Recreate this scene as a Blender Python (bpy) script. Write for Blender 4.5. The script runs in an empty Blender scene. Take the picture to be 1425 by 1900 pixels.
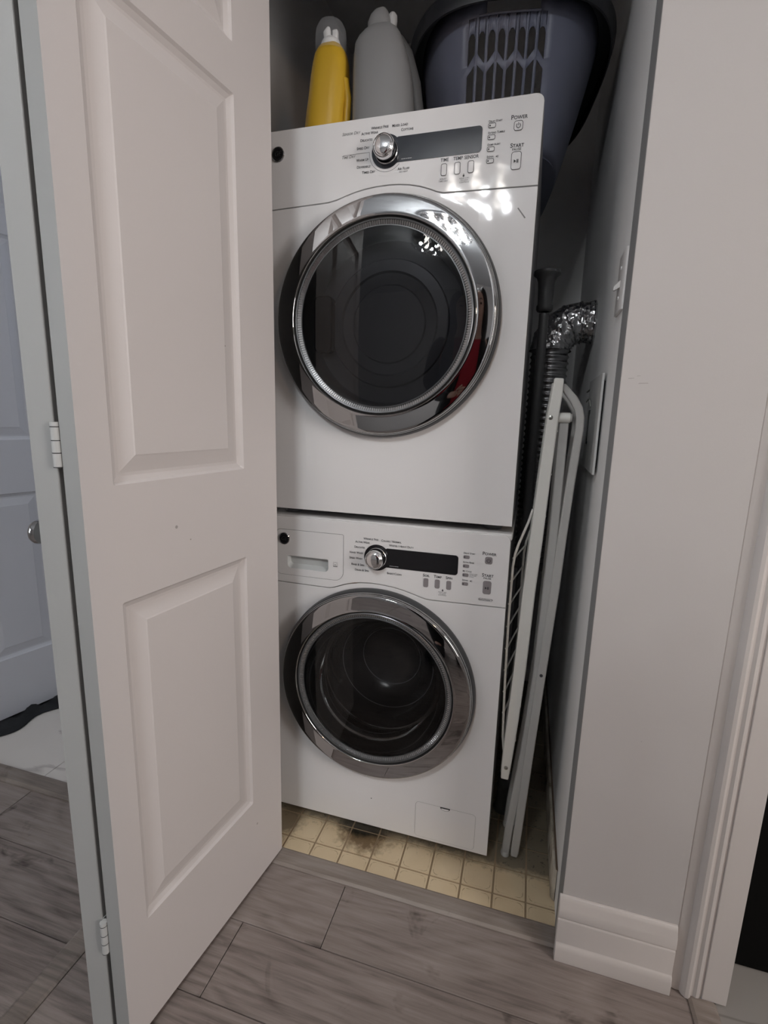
import bpy, bmesh, math, random
from mathutils import Vector, Matrix
random.seed(7)
PI = math.pi
S = bpy.context.scene
C = S.collection

# ------------------------------------------------------------------ camera
CX, CY, CZ = 0.3232, -1.0857, 1.0961
YAW, PITCH, ROLL, FPX = -0.2828, -0.1899, 0.0263, 917.66
fw = Vector((math.sin(YAW) * math.cos(PITCH), math.cos(YAW) * math.cos(PITCH), math.sin(PITCH)))
rt = Vector((math.cos(YAW), -math.sin(YAW), 0))
up = rt.cross(fw)
r2 = rt * math.cos(ROLL) + up * math.sin(ROLL)
u2 = up * math.cos(ROLL) - rt * math.sin(ROLL)
cam = bpy.data.cameras.new('camera')
cam.sensor_fit = 'VERTICAL'
cam.sensor_height = 36.0
cam.lens = FPX / 1900 * 36.0
cam.clip_start = 0.02
co = bpy.data.objects.new('camera', cam)
C.objects.link(co)
M = Matrix((r2, u2, -fw)).transposed().to_4x4()
M.translation = (CX, CY, CZ)
co.matrix_world = M
S.camera = co

# ------------------------------------------------------------------ world, lights, exposure
w = bpy.data.worlds.new('world'); S.world = w; w.use_nodes = True
w.node_tree.nodes['Background'].inputs[0].default_value = (0.60, 0.64, 0.70, 1)
w.node_tree.nodes['Background'].inputs[1].default_value = 0.25
S.view_settings.view_transform = 'Standard'
S.view_settings.look = 'None'
S.view_settings.gamma = 1
S.view_settings.use_curve_mapping = False
S.view_settings.exposure = 0.02

def area(name, loc, target, sx, sy, power, col):
    l = bpy.data.lights.new(name, 'AREA'); l.shape = 'RECTANGLE'; l.size = sx; l.size_y = sy
    l.energy = power; l.color = col
    o = bpy.data.objects.new(name, l); C.objects.link(o)
    o.location = loc
    o.rotation_euler = (Vector(target) - Vector(loc)).to_track_quat('-Z', 'Y').to_euler()
    return o
# soft fill from an unseen window added on the hall's far left
area('added_fill_light', (-2.12, -2.35, 1.45), (0.4, -1.2, 1.0), 1.3, 1.3, 15, (0.92, 0.96, 1.0))
# light of the open room on the right: shone from an added, unseen window
area('side_room_light', (2.95, -1.35, 1.55), (-0.25, -0.35, 1.15), 1.0, 1.2, 58, (1.0, 0.945, 0.915))
# daylight from the bathroom window
area('bathroom_daylight', (-0.62, 1.10, 1.70), (-1.35, 0.15, 0.9), 0.6, 0.8, 2.0, (0.78, 0.85, 1.0))

# ------------------------------------------------------------------ materials
MATS = {}
def mat(name, col, rough=0.5, metal=0.0, spec=0.5, coat=0.0, emit=None, estr=0.0, trans=0.0, ior=1.45):
    if name in MATS: return MATS[name]
    m = bpy.data.materials.new(name); m.use_nodes = True
    b = m.node_tree.nodes['Principled BSDF']
    b.inputs['Base Color'].default_value = (*col, 1)
    b.inputs['Roughness'].default_value = rough
    b.inputs['Metallic'].default_value = metal
    b.inputs['Specular IOR Level'].default_value = spec
    b.inputs['Coat Weight'].default_value = coat
    b.inputs['Coat Roughness'].default_value = 0.05
    b.inputs['IOR'].default_value = ior
    b.inputs['Transmission Weight'].default_value = trans
    if emit:
        b.inputs['Emission Color'].default_value = (*emit, 1)
        b.inputs['Emission Strength'].default_value = estr
    MATS[name] = m
    return m
def N(m, t, **kw):
    n = m.node_tree.nodes.new(t)
    for k, v in kw.items(): setattr(n, k, v)
    return n
def L(m, a, b): m.node_tree.links.new(a, b)
def bsdf(m): return m.node_tree.nodes['Principled BSDF']
def math_n(m, op, a, b=None, c=None):
    n = N(m, 'ShaderNodeMath', operation=op)
    for i, v in enumerate((a, b, c)):
        if v is None: continue
        if isinstance(v, (int, float)): n.inputs[i].default_value = v
        else: L(m, v, n.inputs[i])
    return n.outputs[0]
def mixcol(m, fac, a, b):
    n = N(m, 'ShaderNodeMix', data_type='RGBA')
    if isinstance(fac, (int, float)): n.inputs[0].default_value = fac
    else: L(m, fac, n.inputs[0])
    for i, v in ((6, a), (7, b)):
        if isinstance(v, tuple): n.inputs[i].default_value = (*v, 1)
        else: L(m, v, n.inputs[i])
    return n.outputs[2]
def noise(m, vec, scale, detail=3, rough=0.5, dist=0.0):
    n = N(m, 'ShaderNodeTexNoise'); n.inputs['Scale'].default_value = scale
    n.inputs['Detail'].default_value = detail; n.inputs['Roughness'].default_value = rough
    n.inputs['Distortion'].default_value = dist
    if vec is not None: L(m, vec, n.inputs['Vector'])
    return n.outputs['Fac']
def ramp(m, fac, stops):
    n = N(m, 'ShaderNodeValToRGB'); L(m, fac, n.inputs[0])
    e = n.color_ramp.elements
    while len(e) < len(stops): e.new(0.5)
    for el, (p, c) in zip(e, stops):
        el.position = p; el.color = (*c, 1) if isinstance(c, tuple) else (c, c, c, 1)
    return n.outputs[0]
def pos(m): return N(m, 'ShaderNodeNewGeometry').outputs['Position']
def objco(m): return N(m, 'ShaderNodeTexCoord').outputs['Object']
def bump(m, h, strength=0.2, dist=0.002):
    n = N(m, 'ShaderNodeBump'); n.inputs['Strength'].default_value = strength; n.inputs['Distance'].default_value = dist
    L(m, h, n.inputs['Height']); L(m, n.outputs[0], bsdf(m).inputs['Normal'])

def paint(name, col, rough=0.55, var=0.03, tex=0.15):
    m = mat(name, col, rough)
    p = pos(m)
    f = noise(m, p, 2.5, 2)
    f2 = noise(m, p, 260, 2)
    c2 = tuple(max(0, c * (1 - 2.2 * var)) for c in col)
    L(m, mixcol(m, f, c2, col), bsdf(m).inputs['Base Color'])
    bump(m, f2, tex, 0.0006)
    return m
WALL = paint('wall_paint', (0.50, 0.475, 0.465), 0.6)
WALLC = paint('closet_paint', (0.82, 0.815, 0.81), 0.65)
JAMB = paint('jamb_grey', (0.245, 0.245, 0.245), 0.6)  # reveal in a darker grey than the walls beside it
CEIL = paint('ceiling_paint', (0.72, 0.73, 0.74), 0.8)
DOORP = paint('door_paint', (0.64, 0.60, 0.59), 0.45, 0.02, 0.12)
DOORE = paint('door_edge_shaded', (0.39, 0.39, 0.38), 0.5, 0.03, 0.1)  # greyish edge tint, darkened to stand in for weaker light on the edges
DOORB = paint('bathroom_door_paint', (0.70, 0.71, 0.76), 0.45)
TRIMP = paint('trim_paint', (0.60, 0.56, 0.54), 0.4, 0.03, 0.1)
ENAMEL = mat('white_enamel', (0.80, 0.795, 0.80), 0.42, spec=0.3, coat=0.8)
ENAMELG = mat('cabinet_shaded', (0.30, 0.30, 0.31), 0.45)  # enamel greyed to carry the shadow on the dryer's side
PLWHITE = mat('white_plastic', (0.72, 0.72, 0.72), 0.35)
CHROME = mat('chrome', (0.47, 0.47, 0.475), 0.03, 1.0)
BRIGHT = mat('bright_chrome', (0.85, 0.85, 0.86), 0.07, 1.0)
GASKET = mat('gasket_dark', (0.045, 0.047, 0.05), 0.35)
BEZEL = mat('bezel_grey', (0.16, 0.165, 0.17), 0.28, 0.6)
RIDGE = mat('ridge_grey', (0.35, 0.355, 0.36), 0.22, 0.8)
BLACKG = mat('black_gloss', (0.012, 0.012, 0.014), 0.16)
NAVYG = mat('display_dark', (0.02, 0.023, 0.03), 0.12)
INK = mat('ink', (0.035, 0.035, 0.04), 0.5)
INKG = mat('ink_grey', (0.25, 0.25, 0.25), 0.5)
INKW = mat('ink_white', (0.45, 0.45, 0.46), 0.5)
BTNG = mat('button_grey', (0.26, 0.24, 0.25), 0.4)
SEAM = mat('seam_dark', (0.03, 0.03, 0.03), 0.7)
DRUM = mat('drum_steel', (0.35, 0.35, 0.36), 0.35, 0.9)
BLACK = mat('matt_black', (0.004, 0.004, 0.004), 0.7, spec=0.1)
RODM = mat('rod_grey', (0.060, 0.060, 0.062), 0.4)
RACKW = mat('rack_white', (0.70, 0.685, 0.64), 0.4)
RACKG = mat('rack_leg_grey', (0.42, 0.41, 0.39), 0.5)
STEEL = mat('screw_steel', (0.45, 0.45, 0.42), 0.3, 1.0)
SWITCHP = mat('switch_plate_ivory', (0.66, 0.64, 0.63), 0.35)
PLATEP = mat('plate_board', (0.50, 0.50, 0.49), 0.6)
YEL = mat('bottle_yellow', (0.60, 0.37, 0.028), 0.35)
WHITEP = mat('cap_white', (0.80, 0.80, 0.80), 0.4)
GREYP = mat('bottle_grey', (0.26, 0.26, 0.262), 0.4)
GREYPD = mat('bottle_handle_grey', (0.12, 0.12, 0.12), 0.45)
BASK = mat('basket_blue', (0.155, 0.165, 0.225), 0.42)
BASKD = mat('basket_rim_dark', (0.022, 0.023, 0.028), 0.45)
BRASS = mat('brass_knob', (0.80, 0.55, 0.28), 0.15, 1.0)
HINGEM = mat('hinge_painted', (0.50, 0.50, 0.49), 0.4)
CLOTH = mat('black_cloth', (0.015, 0.016, 0.018), 0.85)

def glass_mat(name, tint, rough=0.0, gloss=1.5):
    m = bpy.data.materials.new(name); m.use_nodes = True
    nt = m.node_tree; nt.nodes.remove(nt.nodes['Principled BSDF'])
    t = N(m, 'ShaderNodeBsdfTransparent'); t.inputs[0].default_value = (*tint, 1)
    g = N(m, 'ShaderNodeBsdfGlossy'); g.inputs['Roughness'].default_value = rough
    fr = N(m, 'ShaderNodeFresnel'); fr.inputs[0].default_value = gloss
    mx = N(m, 'ShaderNodeMixShader')
    L(m, fr.outputs[0], mx.inputs[0]); L(m, t.outputs[0], mx.inputs[1]); L(m, g.outputs[0], mx.inputs[2])
    L(m, mx.outputs[0], nt.nodes['Material Output'].inputs[0])
    return m
TINT = glass_mat('tinted_glass', (0.45, 0.45, 0.47), 0.01, 1.55)
BOWLG = glass_mat('washer_glass', (0.80, 0.80, 0.80), 0.0, 1.5)
CLEAR = bpy.data.materials.new('clear_cap'); CLEAR.use_nodes = True
CLEAR.node_tree.nodes.remove(CLEAR.node_tree.nodes['Principled BSDF'])
_t = N(CLEAR, 'ShaderNodeBsdfTransparent'); _d = N(CLEAR, 'ShaderNodeBsdfDiffuse'); _d.inputs[0].default_value = (0.75, 0.77, 0.80, 1)
_mx = N(CLEAR, 'ShaderNodeMixShader'); _mx.inputs[0].default_value = 0.13
L(CLEAR, _t.outputs[0], _mx.inputs[1]); L(CLEAR, _d.outputs[0], _mx.inputs[2]); L(CLEAR, _mx.outputs[0], CLEAR.node_tree.nodes['Material Output'].inputs[0])
PANE = glass_mat('window_glass', (0.95, 0.97, 0.97), 0.0, 1.45)

# laminate wood: grain along local x, each plank its own offset
def wood(name, dark, mid, light):
    m = mat(name, mid, 0.42)
    oc = objco(m)
    oi = N(m, 'ShaderNodeObjectInfo')
    off = N(m, 'ShaderNodeVectorMath', operation='SCALE'); 
    cx = N(m, 'ShaderNodeCombineXYZ'); 
    L(m, math_n(m, 'MULTIPLY', oi.outputs['Random'], 37.0), cx.inputs[0]); L(m, math_n(m, 'MULTIPLY', oi.outputs['Random'], 11.0), cx.inputs[1])
    ad = N(m, 'ShaderNodeVectorMath', operation='ADD'); L(m, oc, ad.inputs[0]); L(m, cx.outputs[0], ad.inputs[1])
    mp = N(m, 'ShaderNodeMapping'); mp.inputs['Scale'].default_value = (1.5, 26, 1); L(m, ad.outputs[0], mp.inputs[0])
    g1 = noise(m, mp.outputs[0], 3.4, 8, 0.68, 0.35)
    mp2 = N(m, 'ShaderNodeMapping'); mp2.inputs['Scale'].default_value = (1.0, 6.0, 1); L(m, ad.outputs[0], mp2.inputs[0])
    g2 = noise(m, mp2.outputs[0], 1.3, 2, 0.45, 0.9)
    rings = math_n(m, 'FRACT', math_n(m, 'MULTIPLY', g2, 9.0))
    rings = math_n(m, 'MULTIPLY', math_n(m, 'ABSOLUTE', math_n(m, 'SUBTRACT', rings, 0.5)), 2.0)
    knot = math_n(m, 'MULTIPLY', ramp_val(m, noise(m, ad.outputs[0], 5.5, 4, 0.6, 1.2), 0.60, 0.76), 0.40)
    f = math_n(m, 'ADD', math_n(m, 'MULTIPLY', g1, 0.70), math_n(m, 'MULTIPLY', rings, 0.11))
    f = math_n(m, 'ADD', f, math_n(m, 'MULTIPLY', math_n(m, 'SUBTRACT', noise(m, ad.outputs[0], 4.0, 2), 0.5), 0.25))
    f = math_n(m, 'SUBTRACT', math_n(m, 'ADD', f, 0.05), knot)
    f = math_n(m, 'ADD', f, math_n(m, 'MULTIPLY', math_n(m, 'SUBTRACT', oi.outputs['Random'], 0.5), 0.16))
    col = ramp(m, f, [(0.20, dark), (0.44, mid), (0.68, light)])
    L(m, col, bsdf(m).inputs['Base Color'])
    bump(m, g1, 0.12, 0.0006)
    return m
def ramp_val(m, v, lo, hi):
    n = N(m, 'ShaderNodeMapRange'); n.inputs['From Min'].default_value = lo; n.inputs['From Max'].default_value = hi
    L(m, v, n.inputs[0]); return n.outputs[0]
LAM = wood('laminate_grey_oak', (0.075, 0.058, 0.050), (0.235, 0.196, 0.178), (0.34, 0.290, 0.268))
STRIPW = wood('strip_grey_oak', (0.10, 0.082, 0.070), (0.225, 0.188, 0.165), (0.33, 0.288, 0.258))

def marble(name='white_marble', k=1.0):
    m = mat(name, (0.72*k, 0.69*k, 0.66*k), 0.22)
    p = pos(m)
    mp = N(m, 'ShaderNodeMapping'); mp.inputs['Rotation'].default_value = (0, 0, 0.5); mp.inputs['Scale'].default_value = (0.8, 2.6, 1); L(m, p, mp.inputs[0])
    n1 = noise(m, mp.outputs[0], 1.2, 5, 0.55, 0.8)
    v = math_n(m, 'ABSOLUTE', math_n(m, 'SUBTRACT', n1, 0.5))
    v = ramp_val(m, v, 0.0, 0.022)
    n2 = noise(m, p, 3.0, 4)
    base = mixcol(m, n2, (0.78*k, 0.74*k, 0.70*k), (0.66*k, 0.62*k, 0.58*k))
    L(m, mixcol(m, v, (0.50*k, 0.46*k, 0.44*k), base), bsdf(m).inputs['Base Color'])
    return m
MARBLE = marble()
MARBLE_DIM = marble('dimmed_marble', 0.42)  # same marble scaled darker, the side room's dim light put into its colour

def vinyl():
    m = mat('cream_vinyl', (0.56, 0.46, 0.31), 0.45)
    oc = objco(m); p = pos(m)
    sp = N(m, 'ShaderNodeSeparateXYZ'); L(m, oc, sp.inputs[0])
    ax = math_n(m, 'ABSOLUTE', sp.outputs[0]); ay = math_n(m, 'ABSOLUTE', sp.outputs[1])
    # rounded-square line: distance to a rounded box
    h = 0.0205
    qx = math_n(m, 'MAXIMUM', math_n(m, 'SUBTRACT', ax, h), 0.0); qy = math_n(m, 'MAXIMUM', math_n(m, 'SUBTRACT', ay, h), 0.0)
    d = math_n(m, 'SQRT', math_n(m, 'ADD', math_n(m, 'MULTIPLY', qx, qx), math_n(m, 'MULTIPLY', qy, qy)))
    line = math_n(m, 'SUBTRACT', 1.0, ramp_val(m, math_n(m, 'ABSOLUTE', math_n(m, 'SUBTRACT', d, 0.0105)), 0.0003, 0.0012))
    corner = ramp_val(m, math_n(m, 'MINIMUM', ax, ay), 0.012, 0.022)
    line = math_n(m, 'MULTIPLY', line, math_n(m, 'ADD', 0.25, math_n(m, 'MULTIPLY', corner, 0.75)))
    line = math_n(m, 'MULTIPLY', line, ramp_val(m, noise(m, p, 120, 2), 0.35, 0.6))
    n1 = noise(m, p, 14, 4)
    base = mixcol(m, n1, (0.58, 0.455, 0.285), (0.73, 0.61, 0.42))
    c1 = mixcol(m, math_n(m, 'MULTIPLY', line, 0.75), base, (0.20, 0.13, 0.07))
    # old stains: a rusty one in front of the washer, grime along the wall side and under the machine
    s = N(m, 'ShaderNodeSeparateXYZ'); L(m, p, s.inputs[0])
    nz = noise(m, p, 34, 5, 0.65)
    def blob(cx, cy, rx, ry, amp=0.9):
        a = math_n(m, 'DIVIDE', math_n(m, 'SUBTRACT', s.outputs[0], cx), rx)
        b = math_n(m, 'DIVIDE', math_n(m, 'SUBTRACT', s.outputs[1], cy), ry)
        dd = math_n(m, 'SQRT', math_n(m, 'ADD', math_n(m, 'MULTIPLY', a, a), math_n(m, 'MULTIPLY', b, b)))
        dd = math_n(m, 'ADD', dd, math_n(m, 'MULTIPLY', math_n(m, 'SUBTRACT', nz, 0.5), 1.6))
        return math_n(m, 'MULTIPLY', math_n(m, 'SUBTRACT', 1.0, ramp_val(m, dd, 0.55, 1.15)), amp)
    rust = blob(-0.02, 0.000, 0.080, 0.060)
    c2 = mixcol(m, rust, c1, (0.12, 0.07, 0.028))
    core = blob(-0.035, 0.016, 0.070, 0.034, 1.0)
    c2 = mixcol(m, core, c2, (0.014, 0.013, 0.009))
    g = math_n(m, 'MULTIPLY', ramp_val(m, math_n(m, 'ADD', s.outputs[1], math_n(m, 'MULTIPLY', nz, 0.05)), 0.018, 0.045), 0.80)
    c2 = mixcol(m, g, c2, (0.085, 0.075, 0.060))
    gw = blob(-0.24, -0.02, 0.05, 0.06, 0.8)
    c2 = mixcol(m, gw, c2, (0.13, 0.10, 0.065))
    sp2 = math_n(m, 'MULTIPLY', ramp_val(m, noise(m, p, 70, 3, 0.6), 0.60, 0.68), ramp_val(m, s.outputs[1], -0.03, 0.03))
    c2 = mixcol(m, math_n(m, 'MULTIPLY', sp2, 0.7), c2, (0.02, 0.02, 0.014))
    L(m, c2, bsdf(m).inputs['Base Color'])
    bump(m, math_n(m, 'SUBTRACT', n1, line), 0.25, 0.001)
    return m
VINYL = vinyl()
GROUT = mat('vinyl_joint_brown', (0.34, 0.255, 0.165), 0.7)

def foil():
    m = mat('crumpled_foil', (0.62, 0.62, 0.63), 0.22, 1.0)
    p = pos(m)
    v = N(m, 'ShaderNodeTexVoronoi'); v.inputs['Scale'].default_value = 75; L(m, p, v.inputs[0])
    bump(m, math_n(m, 'ADD', v.outputs['Distance'], noise(m, p, 50, 3)), 0.8, 0.006)
    return m
FOIL = foil()

def dirtywhite():
    m = mat('dirty_board', (0.50, 0.46, 0.39), 0.6)
    p = pos(m)
    L(m, ramp(m, noise(m, p, 18, 5, 0.6), [(0.32, (0.13, 0.10, 0.07)), (0.50, (0.42, 0.38, 0.31)), (0.7, (0.56, 0.52, 0.45))]), bsdf(m).inputs['Base Color'])
    return m
DIRTYB = dirtywhite()
SCUFF = mat('scuff_brown', (0.12, 0.085, 0.06), 0.8)

# ------------------------------------------------------------------ mesh helpers
class MB:
    def __init__(s): s.v = []; s.f = []
    def add(s, vs, fs):
        o = len(s.v); s.v += [tuple(v) for v in vs]; s.f += [tuple(i + o for i in f) for f in fs]; return s
    def box(s, x0, x1, y0, y1, z0, z1):
        v = [(x0,y0,z0),(x1,y0,z0),(x1,y1,z0),(x0,y1,z0),(x0,y0,z1),(x1,y0,z1),(x1,y1,z1),(x0,y1,z1)]
        return s.add(v, [(0,3,2,1),(4,5,6,7),(0,1,5,4),(1,2,6,5),(2,3,7,6),(3,0,4,7)])
    def prism(s, pts, axis, a, b):
        """polygon of 2-D points extruded along axis ('x': pts=(y,z), 'y': pts=(x,z), 'z': pts=(x,y))"""
        def P(p, t):
            return {'x': (t, p[0], p[1]), 'y': (p[0], t, p[1]), 'z': (p[0], p[1], t)}[axis]
        n = len(pts)
        v = [P(p, a) for p in pts] + [P(p, b) for p in pts]
        f = [tuple(range(n)), tuple(range(2*n-1, n-1, -1))] + [(i, i+n, (i+1) % n + n, (i+1) % n) for i in range(n)]
        return s.add(v, f)
    def lathe(s, prof, c, axis='y', n=64, closed=False, a0=0, a1=2*PI):
        """prof: list of (radius, t along axis) around centre c"""
        full = abs(a1 - a0 - 2*PI) < 1e-6
        m = n if full else n + 1
        vs = []
        for r, t in prof:
            for k in range(m):
                a = a0 + (a1 - a0) * k / n
                ca, sa = r * math.cos(a), r * math.sin(a)
                vs.append({'y': (c[0]+ca, c[1]+t, c[2]+sa), 'z': (c[0]+ca, c[1]+sa, c[2]+t), 'x': (c[0]+t, c[1]+ca, c[2]+sa)}[axis])
        fs = []
        P = len(prof)
        for i in range(P if closed else P - 1):
            j = (i + 1) % P
            for k in range(n):
                k2 = (k + 1) % m if full else k + 1
                fs.append((i*m+k, i*m+k2, j*m+k2, j*m+k))
        return s.add(vs, fs)
    def tube(s, path, r, n=12, caps=True, flat=None):
        path = [Vector(p) for p in path]
        rs = r if isinstance(r, (list, tuple)) else [r] * len(path)
        vs = []; fs = []
        t0 = (path[1] - path[0]).normalized()
        ref = Vector((0, 0, 1)) if abs(t0.z) < 0.9 else Vector((0, 1, 0))
        u = t0.cross(ref).normalized()
        for i, p in enumerate(path):
            t = (path[min(i+1, len(path)-1)] - path[max(i-1, 0)]).normalized()
            u = (u - t * u.dot(t)).normalized()
            v = t.cross(u)
            for k in range(n):
                a = 2*PI*k/n
                vs.append(p + (u * math.cos(a) + v * math.sin(a)) * rs[i])
        for i in range(len(path)-1):
            for k in range(n):
                fs.append((i*n+k, i*n+(k+1) % n, (i+1)*n+(k+1) % n, (i+1)*n+k))
        if caps:
            fs.append(tuple(range(n-1, -1, -1))); fs.append(tuple(range((len(path)-1)*n, len(path)*n)))
        return s.add(vs, fs)
    def build(s, name, m, parent=None, smooth=False, bevel=0, seg=2, label=None, kind=None, angle=40):
        me = bpy.data.meshes.new(name); me.from_pydata(s.v, [], s.f); me.validate()
        bm = bmesh.new(); bm.from_mesh(me); bmesh.ops.recalc_face_normals(bm, faces=bm.faces); bm.to_mesh(me); bm.free()
        return finish(name, me, m, parent, smooth, bevel, seg, label, kind, angle)
ROOTLOC = {}
def finish(name, me, m, parent=None, smooth=False, bevel=0, seg=2, label=None, kind=None, angle=40):
    if m: me.materials.append(m)
    if smooth:
        for p in me.polygons: p.use_smooth = True
        try: me.set_sharp_from_angle(angle=math.radians(angle))
        except Exception: pass
    o = bpy.data.objects.new(name, me); C.objects.link(o)
    if parent is not None:
        o.parent = parent
        if parent.name in ROOTLOC:
            o.matrix_parent_inverse = Matrix.Translation(-ROOTLOC[parent.name])
    if bevel:
        b = o.modifiers.new('bevel', 'BEVEL'); b.width = bevel; b.segments = seg; b.limit_method = 'ANGLE'; b.angle_limit = math.radians(35)
        for p in me.polygons: p.use_smooth = True
        try: me.set_sharp_from_angle(angle=math.radians(60))
        except Exception: pass
        b.harden_normals = False
    if label: o['label'] = label
    if kind: o['kind'] = kind
    return o
def tag(o, label, cat, group=None, kind=None):
    o['label'] = label; o['category'] = cat
    if group: o['group'] = group
    if kind: o['kind'] = kind
    return o
def thing(name, loc, label, cat, group=None, kind=None):
    o = bpy.data.objects.new(name, None); C.objects.link(o)
    o.location = loc; o.empty_display_size = 0.05
    ROOTLOC[o.name] = Vector(loc)
    return tag(o, label, cat, group, kind)
def rrect(x0, x1, z0, z1, r, n=6):
    pts = []
    rs = r if isinstance(r, (list, tuple)) else [r]*4      # BL, BR, TR, TL
    for (cx, cz, a0, rr) in ((x0, z0, PI, rs[0]), (x1, z0, 1.5*PI, rs[1]), (x1, z1, 0, rs[2]), (x0, z1, 0.5*PI, rs[3])):
        ox = cx + rr if cx == x0 else cx - rr
        oz = cz + rr if cz == z0 else cz - rr
        if rr <= 1e-6: pts.append((cx, cz)); continue
        for k in range(n+1):
            a = a0 + 0.5*PI*k/n
            pts.append((ox + rr*math.cos(a), oz + rr*math.sin(a)))
    return pts
def ring_strip(mb, outer, inner, y):
    """flat ring between two outlines with equal point counts, lying at depth y"""
    n = len(outer)
    vs = [(p[0], y, p[1]) for p in outer] + [(p[0], y, p[1]) for p in inner]
    return mb.add(vs, [(i, (i+1) % n, (i+1) % n + n, i+n) for i in range(n)])

def text(body, x, z, size, y, m, parent, align='CENTER', smallcaps=True, shear=0.0, name='legend', sx=1.0):
    """flat printed lettering as a thin mesh standing just proud of the face at depth y"""
    cu = bpy.data.curves.new('t', 'FONT'); cu.body = body; cu.size = size; cu.align_x = align; cu.align_y = 'CENTER'
    cu.offset = size*0.016; cu.shear = shear; cu.resolution_u = 3; cu.small_caps_scale = 0.78
    if smallcaps:
        for ch in cu.body_format: ch.use_small_caps = True
    o = bpy.data.objects.new('t', cu); C.objects.link(o)
    dg = bpy.context.evaluated_depsgraph_get()
    me = bpy.data.meshes.new_from_object(o.evaluated_get(dg))
    bpy.data.objects.remove(o)
    me.transform(Matrix.Translation((x, y, z)) @ Matrix.Rotation(PI/2, 4, 'X') @ Matrix.Diagonal((sx, 1, 1, 1)))
    return finish(name, me, m, parent)

# ------------------------------------------------------------------ the setting
H = 2.45
YW0, YW1 = -0.165, -0.055        # closet front wall: hall face, closet face
def struct(name, mb, m, label, cat, bevel=0, parent=None):
    o = mb.build(name, m, parent, bevel=bevel)
    return tag(o, label, cat, kind='structure')

# hall floor with laminate planks
fl = struct('floor', MB().box(-2.2, 0.70, -3.95, -0.157, -0.03, -0.004), SEAM, 'grey oak laminate floor of the hall', 'floor')
def plank(parent, x0, x1, y0, y1, m, name='plank', z=0.0, h=0.004, g=0.0008):
    lx, ly = x1-x0-2*g, y1-y0-2*g
    o = MB().box(-lx/2, lx/2, -ly/2, ly/2, -h, 0).build(name, m, parent, bevel=0.0006, seg=1)
    o.location = ((x0+x1)/2, (y0+y1)/2, z)
    return o
PW = 0.1505
row_seams = [[-2.2, -0.992, -0.5, -0.0175, 0.70], [-2.2, -1.42, -0.5, -0.2005, 0.70], [-2.2, -1.05, -0.5, 0.33, 0.70], [-2.2, -1.30, -0.5, 0.02, 0.70]]
y = -0.157
i = 0
while y > -3.9:
    w_ = 0.149 if i == 0 else PW
    xs = row_seams[i] if i < 4 else [-2.2, -2.2 + random.uniform(0.3, 1.0), -0.5, -0.5 + random.uniform(0.2, 0.9), 0.70]
    for a, b in zip(xs[:-1], xs[1:]):
        a2 = -0.475 if (a == -0.5 and i >= 1) else a
        b2 = -0.523 if (b == -0.5 and i >= 1) else b
        plank(fl, a2, b2, y-w_, y, LAM)
    y -= w_; i += 1
# transition strips
def strip(name, x0, x1, y0, y1, label, alongy=False, h=0.007):
    lx, ly = (x1-x0), (y1-y0)
    if alongy:
        mb = MB().prism([(-lx/2, -0.004), (lx/2, -0.004), (lx/2, h*0.4), (lx/2-0.006, h), (-lx/2+0.006, h), (-lx/2, h*0.4)], 'y', -ly/2, ly/2)
    else:
        mb = MB().prism([(-ly/2, -0.004), (ly/2, -0.004), (ly/2, h*0.4), (ly/2-0.006, h), (-ly/2+0.006, h), (-ly/2, h*0.4)], 'x', -lx/2, lx/2)
    o = mb.build(name, STRIPW)
    o.location = ((x0+x1)/2, (y0+y1)/2, 0)
    return tag(o, label, 'trim', kind='structure')
strip('trim_1', -0.435, 0.4575, -0.158, -0.1095, 'grey wood threshold strip along the closet opening')
strip('trim_2', -1.42, -0.62, -0.160, -0.108, 'grey wood threshold strip under the bathroom door opening', h=0.013)
strip('trim_3', -0.523, -0.475, -3.9, -0.31, 'grey wood strip let into the laminate left of the folding door', True, 0.004)
strip('trim_4', 0.699, 0.748, -1.25, -0.1725, 'grey wood strip between laminate and marble at the right door frame', True, 0.006)

# closet floor: cream sheet vinyl in small squares
fc = struct('floor_closet', MB().box(-0.48, 0.48, -0.1095, 0.96, -0.03, -0.0022), GROUT, 'stained cream vinyl floor of the closet in small squares', 'floor')
PT = 0.0757
tile_me = None
for ix in range(-6, 7):
    for iy in range(-1, 14):
        x0 = 0.0157 + ix*PT; y0 = -0.069 + iy*PT
        x1 = x0 + PT; y1 = y0 + PT
        if x0 > 0.47 or x1 < -0.45: continue
        if iy == -1:
            y0 = -0.1095
        o = None
        if iy == -1:
            ly = y1 - y0
            # partly cut row in front: its own mesh, drawn about the full square's centre
            me_o = MB().box(-PT/2+0.0022, PT/2-0.0022, PT/2-ly+0.0005, PT/2-0.0022, -0.002, 0)
            o = me_o.build('tile', VINYL, fc)
            o.location = (x0+PT/2, -0.069 - PT/2, 0)
        else:
            if tile_me is None:
                o = MB().box(-PT/2+0.0022, PT/2-0.0022, -PT/2+0.0022, PT/2-0.0022, -0.002, 0).build('tile', VINYL, fc)
                tile_me = o.data
            else:
                o = bpy.data.objects.new('tile', tile_me); C.objects.link(o); o.parent = fc
            o.location = (x0+PT/2, y0+PT/2, 0)

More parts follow.
